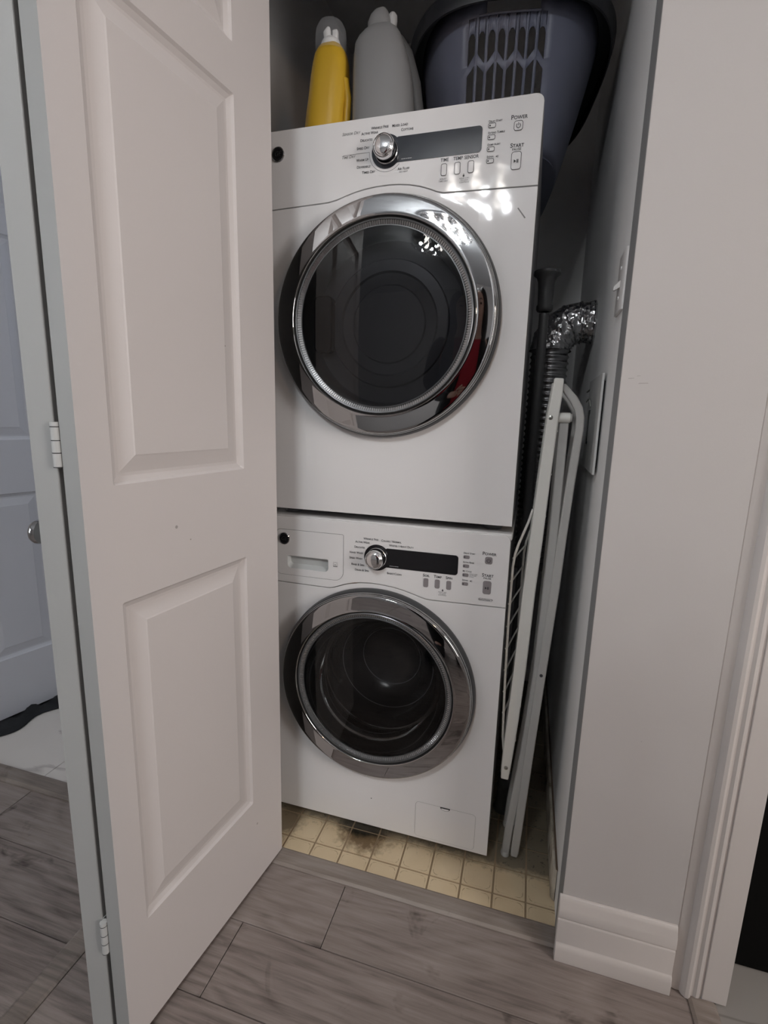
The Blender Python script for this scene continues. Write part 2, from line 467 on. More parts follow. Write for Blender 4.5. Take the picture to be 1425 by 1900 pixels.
# bathroom and right-hand room floors: marble slabs
fb = struct('floor_bathroom', MB().box(-2.2, -0.485, -0.108, 2.1, -0.03, -0.004), GROUT, 'white veined marble tile floor of the bathroom', 'floor')
for a, b in ((-2.2, -1.613), (-1.613, -1.013), (-1.013, -0.485)):
    for c, d in ((-0.108, 0.75), (0.75, 1.4), (1.4, 2.1)):
        MB().box(a+0.001, b-0.001, c+0.001, d-0.001, -0.004, 0.0).build('tile', MARBLE, fb)
fk = struct('floor_side_room', MB().box(0.748, 3.0, -3.95, 0.9, -0.03, -0.004), GROUT, 'veined tile floor beyond the right door frame, dim light put into its colour', 'floor')
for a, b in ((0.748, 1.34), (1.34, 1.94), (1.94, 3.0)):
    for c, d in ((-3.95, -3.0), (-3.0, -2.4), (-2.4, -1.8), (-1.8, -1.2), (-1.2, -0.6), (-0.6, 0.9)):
        MB().box(a+0.001, b-0.001, c+0.001, d-0.001, -0.004, 0.0).build('tile', MARBLE_DIM, fk)

struct('ceiling', MB().box(-2.3, 3.1, -4.0, 2.2, H, H+0.05), CEIL, 'plain white ceiling', 'ceiling')
# walls
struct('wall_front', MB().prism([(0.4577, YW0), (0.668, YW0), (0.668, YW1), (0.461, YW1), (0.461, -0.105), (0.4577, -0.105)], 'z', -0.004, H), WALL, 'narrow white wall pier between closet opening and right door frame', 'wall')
struct('trim_5', MB().box(0.4568, 0.4576, YW0+0.0004, -0.105, 0.0, H), JAMB, 'dark grey reveal at the right side of the closet opening', 'trim')
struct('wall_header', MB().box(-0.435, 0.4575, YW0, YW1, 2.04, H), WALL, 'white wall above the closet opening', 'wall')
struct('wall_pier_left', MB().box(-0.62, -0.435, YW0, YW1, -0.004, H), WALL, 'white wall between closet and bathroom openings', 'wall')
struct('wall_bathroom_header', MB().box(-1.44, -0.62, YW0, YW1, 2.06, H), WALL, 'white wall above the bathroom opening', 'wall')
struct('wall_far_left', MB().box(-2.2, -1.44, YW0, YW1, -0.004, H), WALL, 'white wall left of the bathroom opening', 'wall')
cr = MB().prism([(0.4585, -0.105), (0.461, -0.105), (0.461, YW1), (0.56, YW1), (0.56, 0.96), (0.4560, 0.96)], 'z', -0.004, H)
struct('wall_closet_right', cr, WALLC, 'grey white side wall inside the closet carrying switch and cover plate', 'wall')
struct('wall_closet_back', MB().box(-0.50, 0.56, 0.96, 1.02, -0.004, H), WALLC, 'shadowed back wall of the closet', 'wall')
struct('wall_closet_left', MB().box(-0.485, -0.445, YW1, 0.96, -0.004, H), WALLC, 'left side wall inside the closet', 'wall')
# wall carrying the right-hand doorway (it runs towards the photographer)
struct('wall_right_far', MB().box(0.668, 0.765, -0.150, 0.9, -0.004, H), WALL, 'end of the wall behind the right door frame', 'wall')
struct('wall_right', MB().box(0.668, 0.765, -3.95, -1.25, -0.004, H), WALL, 'hall side wall behind the photographer on the right', 'wall')
struct('wall_right_header', MB().box(0.668, 0.765, -1.25, -0.172, 2.06, H), WALL, 'wall above the right doorway', 'wall')
wl = MB()
wl.box(-2.3, -2.2, -3.95, -3.0, -0.004, H); wl.box(-2.3, -2.2, -1.7, 2.1, -0.004, H)
wl.box(-2.3, -2.2, -3.0, -1.7, -0.004, 0.8); wl.box(-2.3, -2.2, -3.0, -1.7, 2.1, H)
struct('wall_left', wl, WALL, 'hall wall far to the left with an added window', 'wall')
win = thing('added_window_1', (-2.25, -2.35, 0.8), 'unseen white framed window added behind the photographer for soft fill', 'window', kind='structure')  # unseen window added to go with the soft fill
f = MB(); f.box(-2.27, -2.21, -3.0, -2.94, 0.8, 2.1); f.box(-2.27, -2.21, -1.76, -1.7, 0.8, 2.1); f.box(-2.27, -2.21, -2.94, -1.76, 0.8, 0.86); f.box(-2.27, -2.21, -2.94, -1.76, 2.04, 2.1); f.box(-2.27, -2.21, -2.375, -2.325, 0.86, 2.04)
f.build('window_frame', TRIMP, win)
MB().box(-2.243, -2.237, -2.94, -2.375, 0.86, 2.04).build('pane', PANE, win)
MB().box(-2.243, -2.237, -2.325, -1.76, 0.86, 2.04).build('pane', PANE, win)
struct('wall_back', MB().box(-2.3, 3.1, -4.02, -3.95, -0.004, H), WALL, 'wall behind the photographer', 'wall')
struct('wall_side_room', MB().box(3.0, 3.1, -3.95, 0.95, -0.004, H), WALL, 'far wall of the dark room on the right', 'wall')
w2 = thing('added_window_2', (2.98, -1.35, 0.9), 'unseen white framed window added in the room on the right to house its light', 'window', kind='structure')  # unseen window added around the side room's area light
f = MB(); f.box(2.96, 3.0, -1.92, -1.86, 0.88, 2.22); f.box(2.96, 3.0, -0.84, -0.78, 0.88, 2.22); f.box(2.96, 3.0, -1.86, -0.84, 0.88, 0.94); f.box(2.96, 3.0, -1.86, -0.84, 2.16, 2.22)
f.build('window_frame', TRIMP, w2)
MB().box(2.985, 2.99, -1.86, -0.84, 0.94, 2.16).build('pane', PANE, w2)
struct('wall_side_room_back', MB().box(0.765, 3.0, 0.62, 0.72, -0.004, H), WALL, 'back wall of the dark room on the right', 'wall')
bw = MB(); bw.box(-2.2, -0.485, 2.1, 2.2, -0.004, H)
struct('wall_bathroom', bw, WALL, 'back wall of the bathroom', 'wall')

# baseboard with shoe moulding on the pier
bp = [(-0.165, 0.0), (-0.1815, 0.0), (-0.1825, 0.030), (-0.1800, 0.040), (-0.1770, 0.044), (-0.1770, 0.098), (-0.1745, 0.1015), (-0.1780, 0.105), (-0.1775, 0.128), (-0.1735, 0.137), (-0.1735, 0.142), (-0.1700, 0.150), (-0.165, 0.151)]
struct('baseboard_right', MB().prism(bp, 'x', 0.4515, 0.6665), TRIMP, 'white moulded baseboard on the pier beside the closet', 'baseboard', bevel=0.0012)
# baseboard inside the closet: dirty board standing off the wall, brown edge
bb = thing('baseboard_closet', (0.462, 0.4, 0), 'grubby white baseboard inside the closet pulling off the side wall', 'baseboard', kind='structure')
b1 = MB(); b1.prism([(0.4485, -0.040), (0.4572, -0.050), (0.4550, 0.95), (0.4430, 0.95)], 'z', 0.001, 0.088)
b1.build('board', DIRTYB, bb, bevel=0.002)
b2 = MB(); b2.prism([(0.4540, -0.046), (0.4583, -0.050), (0.4558, 0.95), (0.4520, 0.95)], 'z', 0.087, 0.0915)
b2.build('torn_edge', SCUFF, bb)

# moulded frame of the right doorway: profiled casing + flat jamb board
dj = thing('door_frame', (0.715, -0.172, 0), 'white moulded door frame beside a black opening at the right edge', 'door frame', kind='structure')
cas = [(0.6655, -0.150), (0.6655, -0.1575), (0.6700, -0.1630), (0.6790, -0.1660), (0.6860, -0.1655), (0.6885, -0.1720), (0.6935, -0.1765), (0.6990, -0.1775),
       (0.7030, -0.1755), (0.7045, -0.1720), (0.7075, -0.1715), (0.7125, -0.1745), (0.7175, -0.1735), (0.7195, -0.1695), (0.7235, -0.1690), (0.7235, -0.150)]
MB().prism(cas, 'z', 0.002, H).build('casing', TRIMP, dj, smooth=True, angle=30)
MB().box(0.7238, 0.7655, -0.1715, -0.149, 0.004, 2.06).build('jamb_board', TRIMP, dj, bevel=0.001)

# ------------------------------------------------------------------ doors
def panel_face(mb, to, W, zb, zt, cols, rows, thick):
    """raised-panel slab. to(s, d, z): s along width, d depth behind the face"""
    ss = [0] + [v for c in cols for v in c] + [W]
    zs = [zb] + [v for r in rows for v in r] + [zt]
    for i in range(len(ss)-1):
        for j in range(len(zs)-1):
            s0, s1, z0, z1 = ss[i], ss[i+1], zs[j], zs[j+1]
            if i % 2 == 1 and j % 2 == 1:
                rings = [(0, 0), (0.004, 0.0045), (0.0115, 0.0085), (0.0165, 0.0085), (0.040, 0.0022), (0.0425, 0.0012)]
                vs = []
                for ins, d in rings:
                    vs += [to(s0+ins, d, z0+ins), to(s1-ins, d, z0+ins), to(s1-ins, d, z1-ins), to(s0+ins, d, z1-ins)]
                fs = []
                for k in range(len(rings)-1):
                    for e in range(4):
                        a = k*4+e; b = k*4+(e+1) % 4
                        fs.append((a, b, b+4, a+4))
                k = (len(rings)-1)*4
                fs.append((k, k+1, k+2, k+3))
                mb.add(vs, fs)
            else:
                mb.add([to(s0, 0, z0), to(s1, 0, z0), to(s1, 0, z1), to(s0, 0, z1)], [(0, 1, 2, 3)])
    # back and edges
    t = thick
    mb.add([to(0, t, zb), to(W, t, zb), to(W, t, zt), to(0, t, zt)], [(0, 1, 2, 3)])
    for a, b in (((0, zb), (W, zb)), ((W, zb), (W, zt)), ((W, zt), (0, zt)), ((0, zt), (0, zb))):
        mb.add([to(a[0], 0, a[1]), to(b[0], 0, b[1]), to(b[0], t, b[1]), to(a[0], t, a[1])], [(0, 1, 2, 3)])

# folding closet door: front leaf (its outer face towards us) and rear leaf folded behind it
ROWS = [(0.228, 0.808), (0.988, 1.638), (1.715, 1.925)]
bf = thing('folding_closet_door', (-0.30, -0.34, 0), 'pinkish white panelled folding closet door standing half open on the left', 'door')
fcx, fcy, fa, FWd = -0.2041, -0.1206, 0.1206, 0.4466
def leafB(s, d, z): return (fcx - s*math.sin(fa) - d*math.cos(fa), fcy - s*math.cos(fa) + d*math.sin(fa), z)
mb = MB(); panel_face(mb, leafB, FWd, 0.012, 2.02, [(0.107, 0.397)], ROWS, 0.034)
me_tmp = mb
def weld(o, dist=0.0002):
    bm = bmesh.new(); bm.from_mesh(o.data); bmesh.ops.remove_doubles(bm, verts=bm.verts, dist=dist)
    bmesh.ops.recalc_face_normals(bm, faces=bm.faces); bm.to_mesh(o.data); bm.free()
lb = mb.build('front_leaf', DOORP, bf); weld(lb)
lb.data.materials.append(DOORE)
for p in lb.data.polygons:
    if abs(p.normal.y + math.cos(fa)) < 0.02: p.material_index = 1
bv = lb.modifiers.new('bevel', 'BEVEL'); bv.width = 0.0025; bv.segments = 2; bv.limit_method = 'ANGLE'; bv.angle_limit = math.radians(60)
# rear leaf: hinge corner then back to the left jamb
hx, hy, _ = leafB(FWd, 0.034, 0)
hx -= 0.0110; hy += 0.003
ga = -0.235
def leafA(s, d, z):   # s from the hinge towards the jamb, d towards the hall-side (left) face
    return (hx + s*math.sin(ga) - d*math.cos(ga), hy + s*math.cos(ga) + d*math.sin(ga), z)
mb = MB()
def leafA_f(s, d, z): return leafA(s, 0.036 - d, z)
panel_face(mb, leafA_f, 0.436, 0.012, 2.02, [(0.05, 0.33)], ROWS, 0.036)
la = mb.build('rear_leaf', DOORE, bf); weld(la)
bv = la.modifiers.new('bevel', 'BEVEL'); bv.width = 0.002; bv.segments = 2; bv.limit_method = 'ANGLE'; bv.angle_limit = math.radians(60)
# hinges in the gap between the leaves
hgx, hgy = (leafB(FWd, 0.034, 0)[0] + hx)/2, (leafB(FWd, 0.034, 0)[1] + hy)/2 - 0.002
for zc in (1.047, 0.228, 1.80):
    hm = MB().tube([(hgx, hgy, zc-0.031), (hgx, hgy, zc+0.031)], 0.0058, 14).build('hinge', HINGEM, bf, smooth=True)
    for k in (-0.0305, -0.011, 0.006, 0.0245):
        MB().lathe([(0.0060, -0.0005), (0.0061, 0.0), (0.0060, 0.0007)], (hgx, hgy, zc+k), 'z', 14).build('knuckle_joint', SEAM, hm, smooth=True)
    MB().box(hgx-0.006, hgx-0.0045, hgy, hgy+0.02, zc-0.031, zc+0.031).build('hinge_leaf', HINGEM, hm)
# round knob on the outer face of the rear leaf
kx, ky, kz = leafA(0.030, 0.036, 0.915)
nd = Vector((-math.cos(ga), math.sin(ga), 0))
def lathe_dir(prof, c, d, n=28):
    d = Vector(d).normalized(); ref = Vector((0, 0, 1)); u = d.cross(ref).normalized(); v = d.cross(u)
    vs = []; fs = []
    for r, t in prof:
        for k in range(n):
            a = 2*PI*k/n; vs.append(Vector(c) + d*t + (u*math.cos(a)+v*math.sin(a))*r)
    for i in range(len(prof)-1):
        for k in range(n): fs.append((i*n+k, i*n+(k+1) % n, (i+1)*n+(k+1) % n, (i+1)*n+k))
    return MB().add(vs, fs)
kb = lathe_dir([(0.0, 0.0), (0.010, 0.0), (0.009, 0.012), (0.012, 0.016), (0.0175, 0.020), (0.0185, 0.025), (0.0165, 0.030), (0.013, 0.032)], (kx, ky, kz), nd).build('knob', CHROME, bf, smooth=True)
lathe_dir([(0.013, 0.0318), (0.008, 0.0335), (0.0, 0.034)], (kx, ky, kz), nd).build('knob_cap', BRASS, kb, smooth=True)

# bathroom door standing open inside the bathroom
bd = thing('door_1', (-1.41, -0.06, 0), 'bluish white panelled bathroom door standing open at far left', 'door', kind='structure')
da = 0.2465
dhx, dhy = -1.4135, -0.066
def bdoor(s, d, z): return (dhx + s*math.sin(da) - d*math.cos(da), dhy + s*math.cos(da) + d*math.sin(da), z)
mb = MB(); panel_face(mb, bdoor, 0.72, 0.014, 2.03, [(0.11, 0.315), (0.405, 0.61)], ROWS, 0.035)
o = mb.build('door_leaf', DOORB, bd); weld(o)
k0 = bdoor(0.66, 0, 0.95); kd = Vector((math.cos(da), -math.sin(da), 0))
lathe_dir([(0.0, 0.0), (0.032, 0.0), (0.031, 0.006), (0.012, 0.010), (0.011, 0.03), (0.024, 0.04), (0.027, 0.052), (0.022, 0.064), (0.0, 0.068)], k0, kd).build('door_knob', CHROME, bd, smooth=True)

for (xa, za, dx_, dz_) in ((0.468, 1.168, 0.010, 0.0016), (0.481, 1.172, 0.006, 0.0012), (0.484, 1.160, 0.016, 0.002), (0.560, 0.52, 0.002, 0.002)):
    sc_ = MB().add([(xa, YW0-0.0003, za), (xa+dx_, YW0-0.0003, za+dz_*0.4), (xa+dx_*0.9, YW0-0.0003, za+dz_), (xa+dx_*0.1, YW0-0.0003, za+dz_*0.8)], [(0, 1, 2, 3)]).build('scuff', mat('scuff_grey', (0.36, 0.335, 0.32), 0.7), bpy.data.objects['wall_front'])
for (s_, z_, r_) in ((0.285, 0.905, 0.003), (0.255, 0.877, 0.0015), (0.150, 1.215, 0.0014), (0.095, 0.165, 0.0025)):
    pts_ = [leafB(s_ + r_*math.cos(t_), -0.0003, z_ + r_*math.sin(t_)) for t_ in [2*PI*k/8 for k in range(8)]]
    MB().add(pts_, [tuple(range(8))]).build('scuff', MATS['scuff_grey'], bpy.data.objects['front_leaf'])

# ------------------------------------------------------------------ washer and dryer
XC = -0.003
def machine(kind):
    D = kind == 'dryer'
    dz = 0.857 if D else 0.0
    z0, z1 = (0.8690, 1.6965) if D else (0.0285, 0.8475)
    x0, x1 = -0.2975, 0.2975
    if D:
        root = thing('clothes_dryer', (0, 0.3, z0-0.015), 'white front-loading dryer stacked on the washer, its display bluish black', 'dryer')
    else:
        root = thing('washing_machine', (0, 0.3, 0.0), 'white front-loading washing machine on the vinyl floor, detergent drawer at upper left', 'washing machine')
    door_z = 0.4424 + dz
    # cabinet behind the front
    cab = MB().box(x0, x1, 0.020, 0.630, z0+0.004, z1-0.012)
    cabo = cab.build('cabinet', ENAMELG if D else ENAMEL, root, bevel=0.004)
    if not D:
        MB().box(x0-0.003, x1+0.003, 0.006, 0.634, z1-0.012, z1+0.0035).build('lid', PLWHITE, root, bevel=0.004)
    else:
        MB().box(x0, x1, 0.012, 0.630, z1-0.014, z1-0.002).build('lid', ENAMEL, root, bevel=0.004)
    bore(cabo, (XC, 0, door_z), 0.186, -0.02, 0.34)
    # seam between control panel and lower front
    if D:
        seam = [(-0.2975, 1.5405), (-0.135, 1.5455), (-0.115, 1.549), (-0.095, 1.555), (-0.073, 1.5605), (-0.050, 1.5645), (-0.0255, 1.5668), (0.0, 1.5674), (0.021, 1.5665), (0.045, 1.5635), (0.0667, 1.5585), (0.085, 1.5525), (0.1006, 1.5462), (0.114, 1.5425), (0.13, 1.5420), (0.2975, 1.5390)]
    else:
        seam = [(-0.2975, 0.6775), (-0.145, 0.6762), (-0.128, 0.6762), (-0.115, 0.6795), (-0.100, 0.6855), (-0.084, 0.6915), (-0.068, 0.6955), (-0.045, 0.6995), (-0.02, 0.7012), (0.005, 0.7005), (0.036, 0.6978), (0.060, 0.6930), (0.0835, 0.6872), (0.100, 0.6822), (0.116, 0.6785), (0.13, 0.6780), (0.2975, 0.6815)]
    g = 0.0011
    rt_ = 0.010
    def corner_tr(r, z): return [(x1 - r + r*math.cos(a), z - r + r*math.sin(a)) for a in [PI/2*k/6 for k in range(7)]]
    def corner_tl(r, z): return [(x0 + r - r*math.cos(a), z - r + r*math.sin(a)) for a in [PI/2*k/6 for k in range(7)]]
    top = [(p[0], p[1]+g) for p in seam]
    cp = top + corner_tr(0.014, z1) + corner_tl(0.014, z1)[::-1]
    def extrude(pts, ya, yb, name, m, par, bev=0.0025, seg=3):
        mb = MB().prism(pts, 'y', ya, yb)
        return mb.build(name, m, par, bevel=bev, seg=seg)
    # the polygon with a concave arc is cut in vertical slices so faces stay clean
    def slab(upper, lower, ya, yb, name, m, par, bev):
        """region between two x-monotone polylines sharing the same x list"""
        mb = MB()
        n = len(upper)
        vs = []
        for yy in (ya, yb):
            vs += [(u[0], yy, u[1]) for u in upper] + [(l[0], yy, l[1]) for l in lower]
        fs = []
        for k in range(n-1):
            fs.append((k, k+1, n+k+1, n+k)); fs.append((2*n+k, 3*n+k, 3*n+k+1, 2*n+k+1))
            fs.append((k, 2*n+k, 2*n+k+1, k+1)); fs.append((n+k, n+k+1, 3*n+k+1, 3*n+k))
        fs.append((0, n, 3*n, 2*n)); fs.append((n-1, 2*n+n-1, 3*n+n-1, n+n-1))
        mb.add(vs, fs)
        o = mb.build(name, m, par); weld(o, 0.00005)
        b = o.modifiers.new('bevel', 'BEVEL'); b.width = bev; b.segments = 3; b.limit_method = 'ANGLE'; b.angle_limit = math.radians(50)
        for p in o.data.polygons: p.use_smooth = True
        o.data.set_sharp_from_angle(angle=math.radians(60))
        return o
    def interp(poly, x):
        for a, b in zip(poly[:-1], poly[1:]):
            if a[0] <= x <= b[0] + 1e-9: return a[1] + (b[1]-a[1])*(x-a[0])/max(1e-9, b[0]-a[0])
        return poly[-1][1]
    def smoothx():
        xs = sorted(set([round(p[0], 5) for p in seam] + [round(x0 + (x1-x0)*k/60, 5) for k in range(61)]))
        return xs
    xs = smoothx()
    rc = 0.015
    def topz(x):
        d = min(x - x0, x1 - x)
        if d >= rc: return z1
        return z1 - rc + math.sqrt(max(0, rc*rc - (rc-d)**2))
    for extra in (0.0008, 0.002, 0.004, 0.007, 0.011, 0.015):
        xs += [round(x0+extra, 5), round(x1-extra, 5)]
    xs = sorted(set(xs))
    # smooth the seam by cosine-free resampling
    sm = [(x, interp(seam, x)) for x in xs]
    panel = slab([(x, topz(x)) for x in xs], [(x, z+g) for x, z in sm], 0.0, 0.022, 'control_panel', ENAMEL, root, 0.0022)
    front = slab([(x, z-g) for x, z in sm], [(x, z0) for x in xs], 0.0, 0.022, 'front_panel', ENAMEL, root, 0.0028)
    bore(front, (XC, 0, door_z), 0.190, -0.05, 0.05)
    MB().box(x0+0.004, x1-0.004, 0.0150, 0.0195, min(p[1] for p in seam)-0.004, max(p[1] for p in seam)+0.006).build('seam_shadow_gap', SEAM, root)
    # feet
    for fx in (x0+0.045, x1-0.045):
        for fy in (0.06, 0.58):
            zf = z0 - 0.0165 if D else 0.0
            ft = MB().lathe([(0.0, 0), (0.022, 0), (0.024, 0.004), (0.022, 0.009), (0.016, 0.011), (0.016, z0 - zf + 0.006), (0, z0-zf+0.006)], (fx, fy, zf), 'z', 28)
            ft.build('foot', BEZEL, root, smooth=True)
    # ---- door
    c = (XC, 0, door_z)
    dr = thing_part('door_ring', root)
    ring = MB().lathe([(0.240, 0.0), (0.2483, -0.001), (0.2488, -0.006), (0.2482, -0.0115), (0.2462, -0.0165), (0.2445, -0.0215), (0.2430, -0.0225)], c, 'y', 128)
    ring.build('door_base', GASKET, root, smooth=True, angle=60)
    chrome = [(0.2436, -0.0215), (0.2434, -0.0248), (0.2424, -0.0262), (0.2414, -0.0256), (0.2410, -0.0285), (0.2398, -0.0318), (0.2385, -0.0330)]
    n = 8
    for k in range(n+1):                                    # broad, nearly flat face rising a little to the window
        t = k/n
        chrome.append((0.2375 - t*(0.2375-0.2025), -0.0334 - 0.0022*t - 0.0002*math.sin(PI*t)))
    chrome += [(0.2012, -0.0362), (0.2000, -0.0355), (0.1995, -0.0330)]
    ch = MB().lathe(chrome, c, 'y', 160).build('door_ring', CHROME, root, smooth=True, angle=50)
    MB().lathe([(0.2005, -0.0335), (0.1985, -0.0285), (0.1965, -0.0290)], c, 'y', 128).build('door_gap', SEAM, ch, smooth=True)
    MB().lathe([(0.1968, -0.0290), (0.1960, -0.0325), (0.1945, -0.0335), (0.1925, -0.0330), (0.1920, -0.0290)], c, 'y', 128).build('window_bezel', BEZEL, ch, smooth=True)
    # ridged band made of fine ribs
    rb = MB(); nr = 240
    for k in range(nr):
        for (fr_, yy) in ((0.0, -0.0312), (0.62, -0.0312)):
            pass
        a0 = 2*PI*k/nr; a1 = 2*PI*(k+0.6)/nr; a2 = 2*PI*(k+1)/nr
        def P(r, a, yy): return (c[0]+r*math.cos(a), yy, c[2]+r*math.sin(a))
        ra, rb_ = 0.1838, 0.1922
        rb.add([P(ra, a0, -0.0275), P(rb_, a0, -0.0312), P(rb_, a1, -0.0312), P(ra, a1, -0.0275), P(ra, a1, -0.0255), P(rb_, a1, -0.0292), P(rb_, a2, -0.0292), P(ra, a2, -0.0255), P(ra, a0, -0.0255), P(rb_, a0, -0.0292)],
               [(0, 1, 2, 3), (3, 2, 5, 4), (4, 5, 6, 7), (8, 9, 1, 0)])
    rb.build('ribbed_band', RIDGE, ch, kind='stuff')
    MB().lathe([(0.1842, -0.0275), (0.1832, -0.0300), (0.1820, -0.0300), (0.1812, -0.0270)], c, 'y', 128).build('window_rim', BEZEL, ch, smooth=True)
    # window
    if D:
        prof = [(0.1815*(1-k/14), -0.0288 - 0.0060*(1-(1-k/14)**2)) for k in range(15)]
        MB().lathe(prof, c, 'y', 96).build('door_glass', TINT, root, smooth=True)
    else:
        prof = [(0.1815*(1-k/14), -0.0288 - 0.0060*(1-(1-k/14)**2)) for k in range(15)]
        MB().lathe(prof, c, 'y', 96).build('door_glass', BOWLG, root, smooth=True)
    # what shows dimly through the glass: inner bowl and drum
    if D:
        ing = mat('inner_door_grey', (0.085, 0.087, 0.092), 0.30)
        MB().lathe([(0.183, -0.024), (0.181, 0.004), (0.176, 0.030), (0.172, 0.034)], c, 'y', 96).build('door_well', BEZEL, root, smooth=True)
        MB().lathe([(0.172, 0.034), (0.150, 0.036), (0.138, 0.036), (0.135, 0.032), (0.112, 0.031), (0.108, 0.035), (0.085, 0.036), (0.082, 0.033), (0.040, 0.0325), (0.0, 0.0325)], c, 'y', 96).build('inner_door', ing, root, smooth=True, angle=25)
        MB().prism(rrect(c[0]-0.172, c[0]-0.128, c[2]-0.062, c[2]+0.062, 0.012), 'y', 0.012, 0.036).build('dark_reflection', BLACKG, root, bevel=0.004)  # black block standing in for the folding door's edge reflected in the glass
    else:
        MB().lathe([(0.183, -0.024), (0.1815, -0.016), (0.172, 0.012), (0.158, 0.040), (0.152, 0.046)], c, 'y', 96).build('door_well', mat('well_chrome', (0.62, 0.63, 0.63), 0.06, 1.0), root, smooth=True, angle=60)
        bd2 = mat('bowl_dark', (0.016, 0.016, 0.017), 0.22)
        MB().lathe([(0.153, 0.045), (0.148, 0.041), (0.142, 0.046), (0.139, 0.075), (0.128, 0.105), (0.112, 0.118), (0.110, 0.124), (0.085, 0.150), (0.05, 0.162), (0.0, 0.165)], c, 'y', 96).build('glass_bowl', bd2, root, smooth=True, angle=50)
        MB().lathe([(0.1275, 0.1035), (0.1262, 0.1020), (0.1250, 0.1040)], c, 'y', 80).build('bowl_edge', mat('bowl_rim_grey', (0.30, 0.30, 0.31), 0.25, 0.5), root, smooth=True)
        MB().lathe([(0.0835, 0.1490), (0.0825, 0.1470), (0.0810, 0.1495)], c, 'y', 80).build('bowl_edge', MATS['bowl_rim_grey'], root, smooth=True)
    # ---- dial and display
    kz = 1.6300 if D else 0.7672; kx_ = -0.0068
    yf = -0.0012
    R = 0.0318; h = 0.0232; hz = 1.6310 if D else 0.7690
    a = math.asin(h/R)
    pts = []
    nA = 28
    for k in range(nA+1):
        t = a + (2*PI - 2*a)*k/nA
        pts.append((kx_ + R*math.cos(t), kz + R*math.sin(t)))
    xr = 0.1862
    zt, zb_ = hz + h, hz - h
    rr = 0.007
    pts += [(0.0175, zb_)]
    pts += [(xr-rr+rr*math.cos(t), zb_+rr+rr*math.sin(t)) for t in [-PI/2+PI/2*k/6 for k in range(7)]]
    pts += [(xr-rr+rr*math.cos(t), zt-rr+rr*math.sin(t)) for t in [PI/2*k/6 for k in range(7)]]
    pts += [(0.0175, zt)]
    disp = MB().prism(pts, 'y', yf, 0.002).build('display', NAVYG if D else BLACKG, panel)
    kn = MB().lathe([(0.0245, -0.001), (0.0245, -0.0035), (0.0230, -0.0045)], (kx_, 0, kz), 'y', 48); kn.build('dial_collar', BRIGHT, panel, smooth=True, angle=60)
    kn = MB().lathe([(0.0215, -0.0030), (0.0206, -0.0115)], (kx_, 0, kz), 'y', 48); kn.build('dial_skirt', BLACKG, panel, smooth=True)
    prof = [(0.0212, -0.0110), (0.0226, -0.0125), (0.0230, -0.0180), (0.0224, -0.0250), (0.0212, -0.0280), (0.0194, -0.0290), (0.0184, -0.0282)]
    prof += [(0.0178*math.cos(k*PI/2/8), -0.0284 - 0.0040*math.sin(k*PI/2/8)) for k in range(9)]
    MB().lathe(prof, (kx_, 0, kz), 'y', 56).build('dial_knob', BRIGHT, panel, smooth=True, angle=50)
    # ---- badge with monogram
    bx_, bz_ = (-0.2535, 1.6505) if D else (-0.2500, 0.7915)
    bd_ = MB().lathe([(0.0152, 0.0), (0.0152, -0.0022), (0.0140, -0.0032), (0.0128, -0.0026)], (bx_, 0, bz_), 'y', 40).build('badge', CHROME, panel, smooth=True, angle=50)
    MB().lathe([(0.0129, -0.0026), (0.0, -0.0030)], (bx_, 0, bz_), 'y', 40).build('badge_face', BLACKG, panel)
    text('GE', bx_, bz_, 0.0135, -0.0033, mat('badge_grey', (0.10, 0.10, 0.105), 0.3, 0.8), panel, smallcaps=False, shear=0.3, name='badge_monogram')
    mb = MB(); ring_strip(mb, [(bx_+0.0112*math.cos(t), bz_+0.0112*math.sin(t)) for t in [2*PI*k/32 for k in range(32)]], [(bx_+0.0103*math.cos(t), bz_+0.0103*math.sin(t)) for t in [2*PI*k/32 for k in range(32)]], -0.0033)
    mb.build('badge_ring', MATS['badge_grey'], panel)
    # ---- buttons
    def button(xc, zc, wd, ht, r):
        o = rrect(xc-wd/2, xc+wd/2, zc-ht/2, zc+ht/2, r)
        if D:
            MB().prism(o, 'y', -0.0010, 0.002).build('button', ENAMEL, panel)
            i_ = rrect(xc-wd/2+0.0007, xc+wd/2-0.0007, zc-ht/2+0.0007, zc+ht/2-0.0007, max(0.0005, r-0.0007))
            oo = rrect(xc-wd/2-0.0003, xc+wd/2+0.0003, zc-ht/2-0.0003, zc+ht/2+0.0003, r+0.0003)
            mb = MB(); ring_strip(mb, oo, i_, -0.0013); mb.build('button_outline', INK, panel)
        else:
            MB().prism(o, 'y', -0.0014, 0.002).build('button', BTNG, panel, bevel=0.0006, seg=2)
    yb = -0.0019
    yt = -0.0004
    sz = {'dryer': [1.6516, 1.6314, 1.6109, 1.5904], 'washing': [0.7910, 0.7700, 0.7489, 0.7279]}['dryer' if D else 'washing']
    for zc in sz:
        button(0.2040, zc, 0.0140, 0.0080, 0.0026)
        MB().lathe([(0.0, 0.0), (0.0014, 0.0), (0.0014, 0.001)], (0.2002, yb, zc), 'y', 12).build('indicator', INK, panel)
    bz3 = 1.5840 if D else 0.7197
    for xc in (0.1138, 0.1407, 0.1673):
        button(xc, bz3, 0.0115, 0.0215, 0.0036)
    pz = 1.6455 if D else 0.7882
    button(0.2535, pz, 0.0165, 0.0165, 0.0045)
    mb = MB(); ptsO = []; ptsI = []
    for k in range(25):
        t = PI/2 + 0.55 + (2*PI-1.1)*k/24
        ptsO.append((0.2535+0.0043*math.cos(t), pz-0.0004+0.0043*math.sin(t))); ptsI.append((0.2535+0.0032*math.cos(t), pz-0.0004+0.0032*math.sin(t)))
    n_ = 25
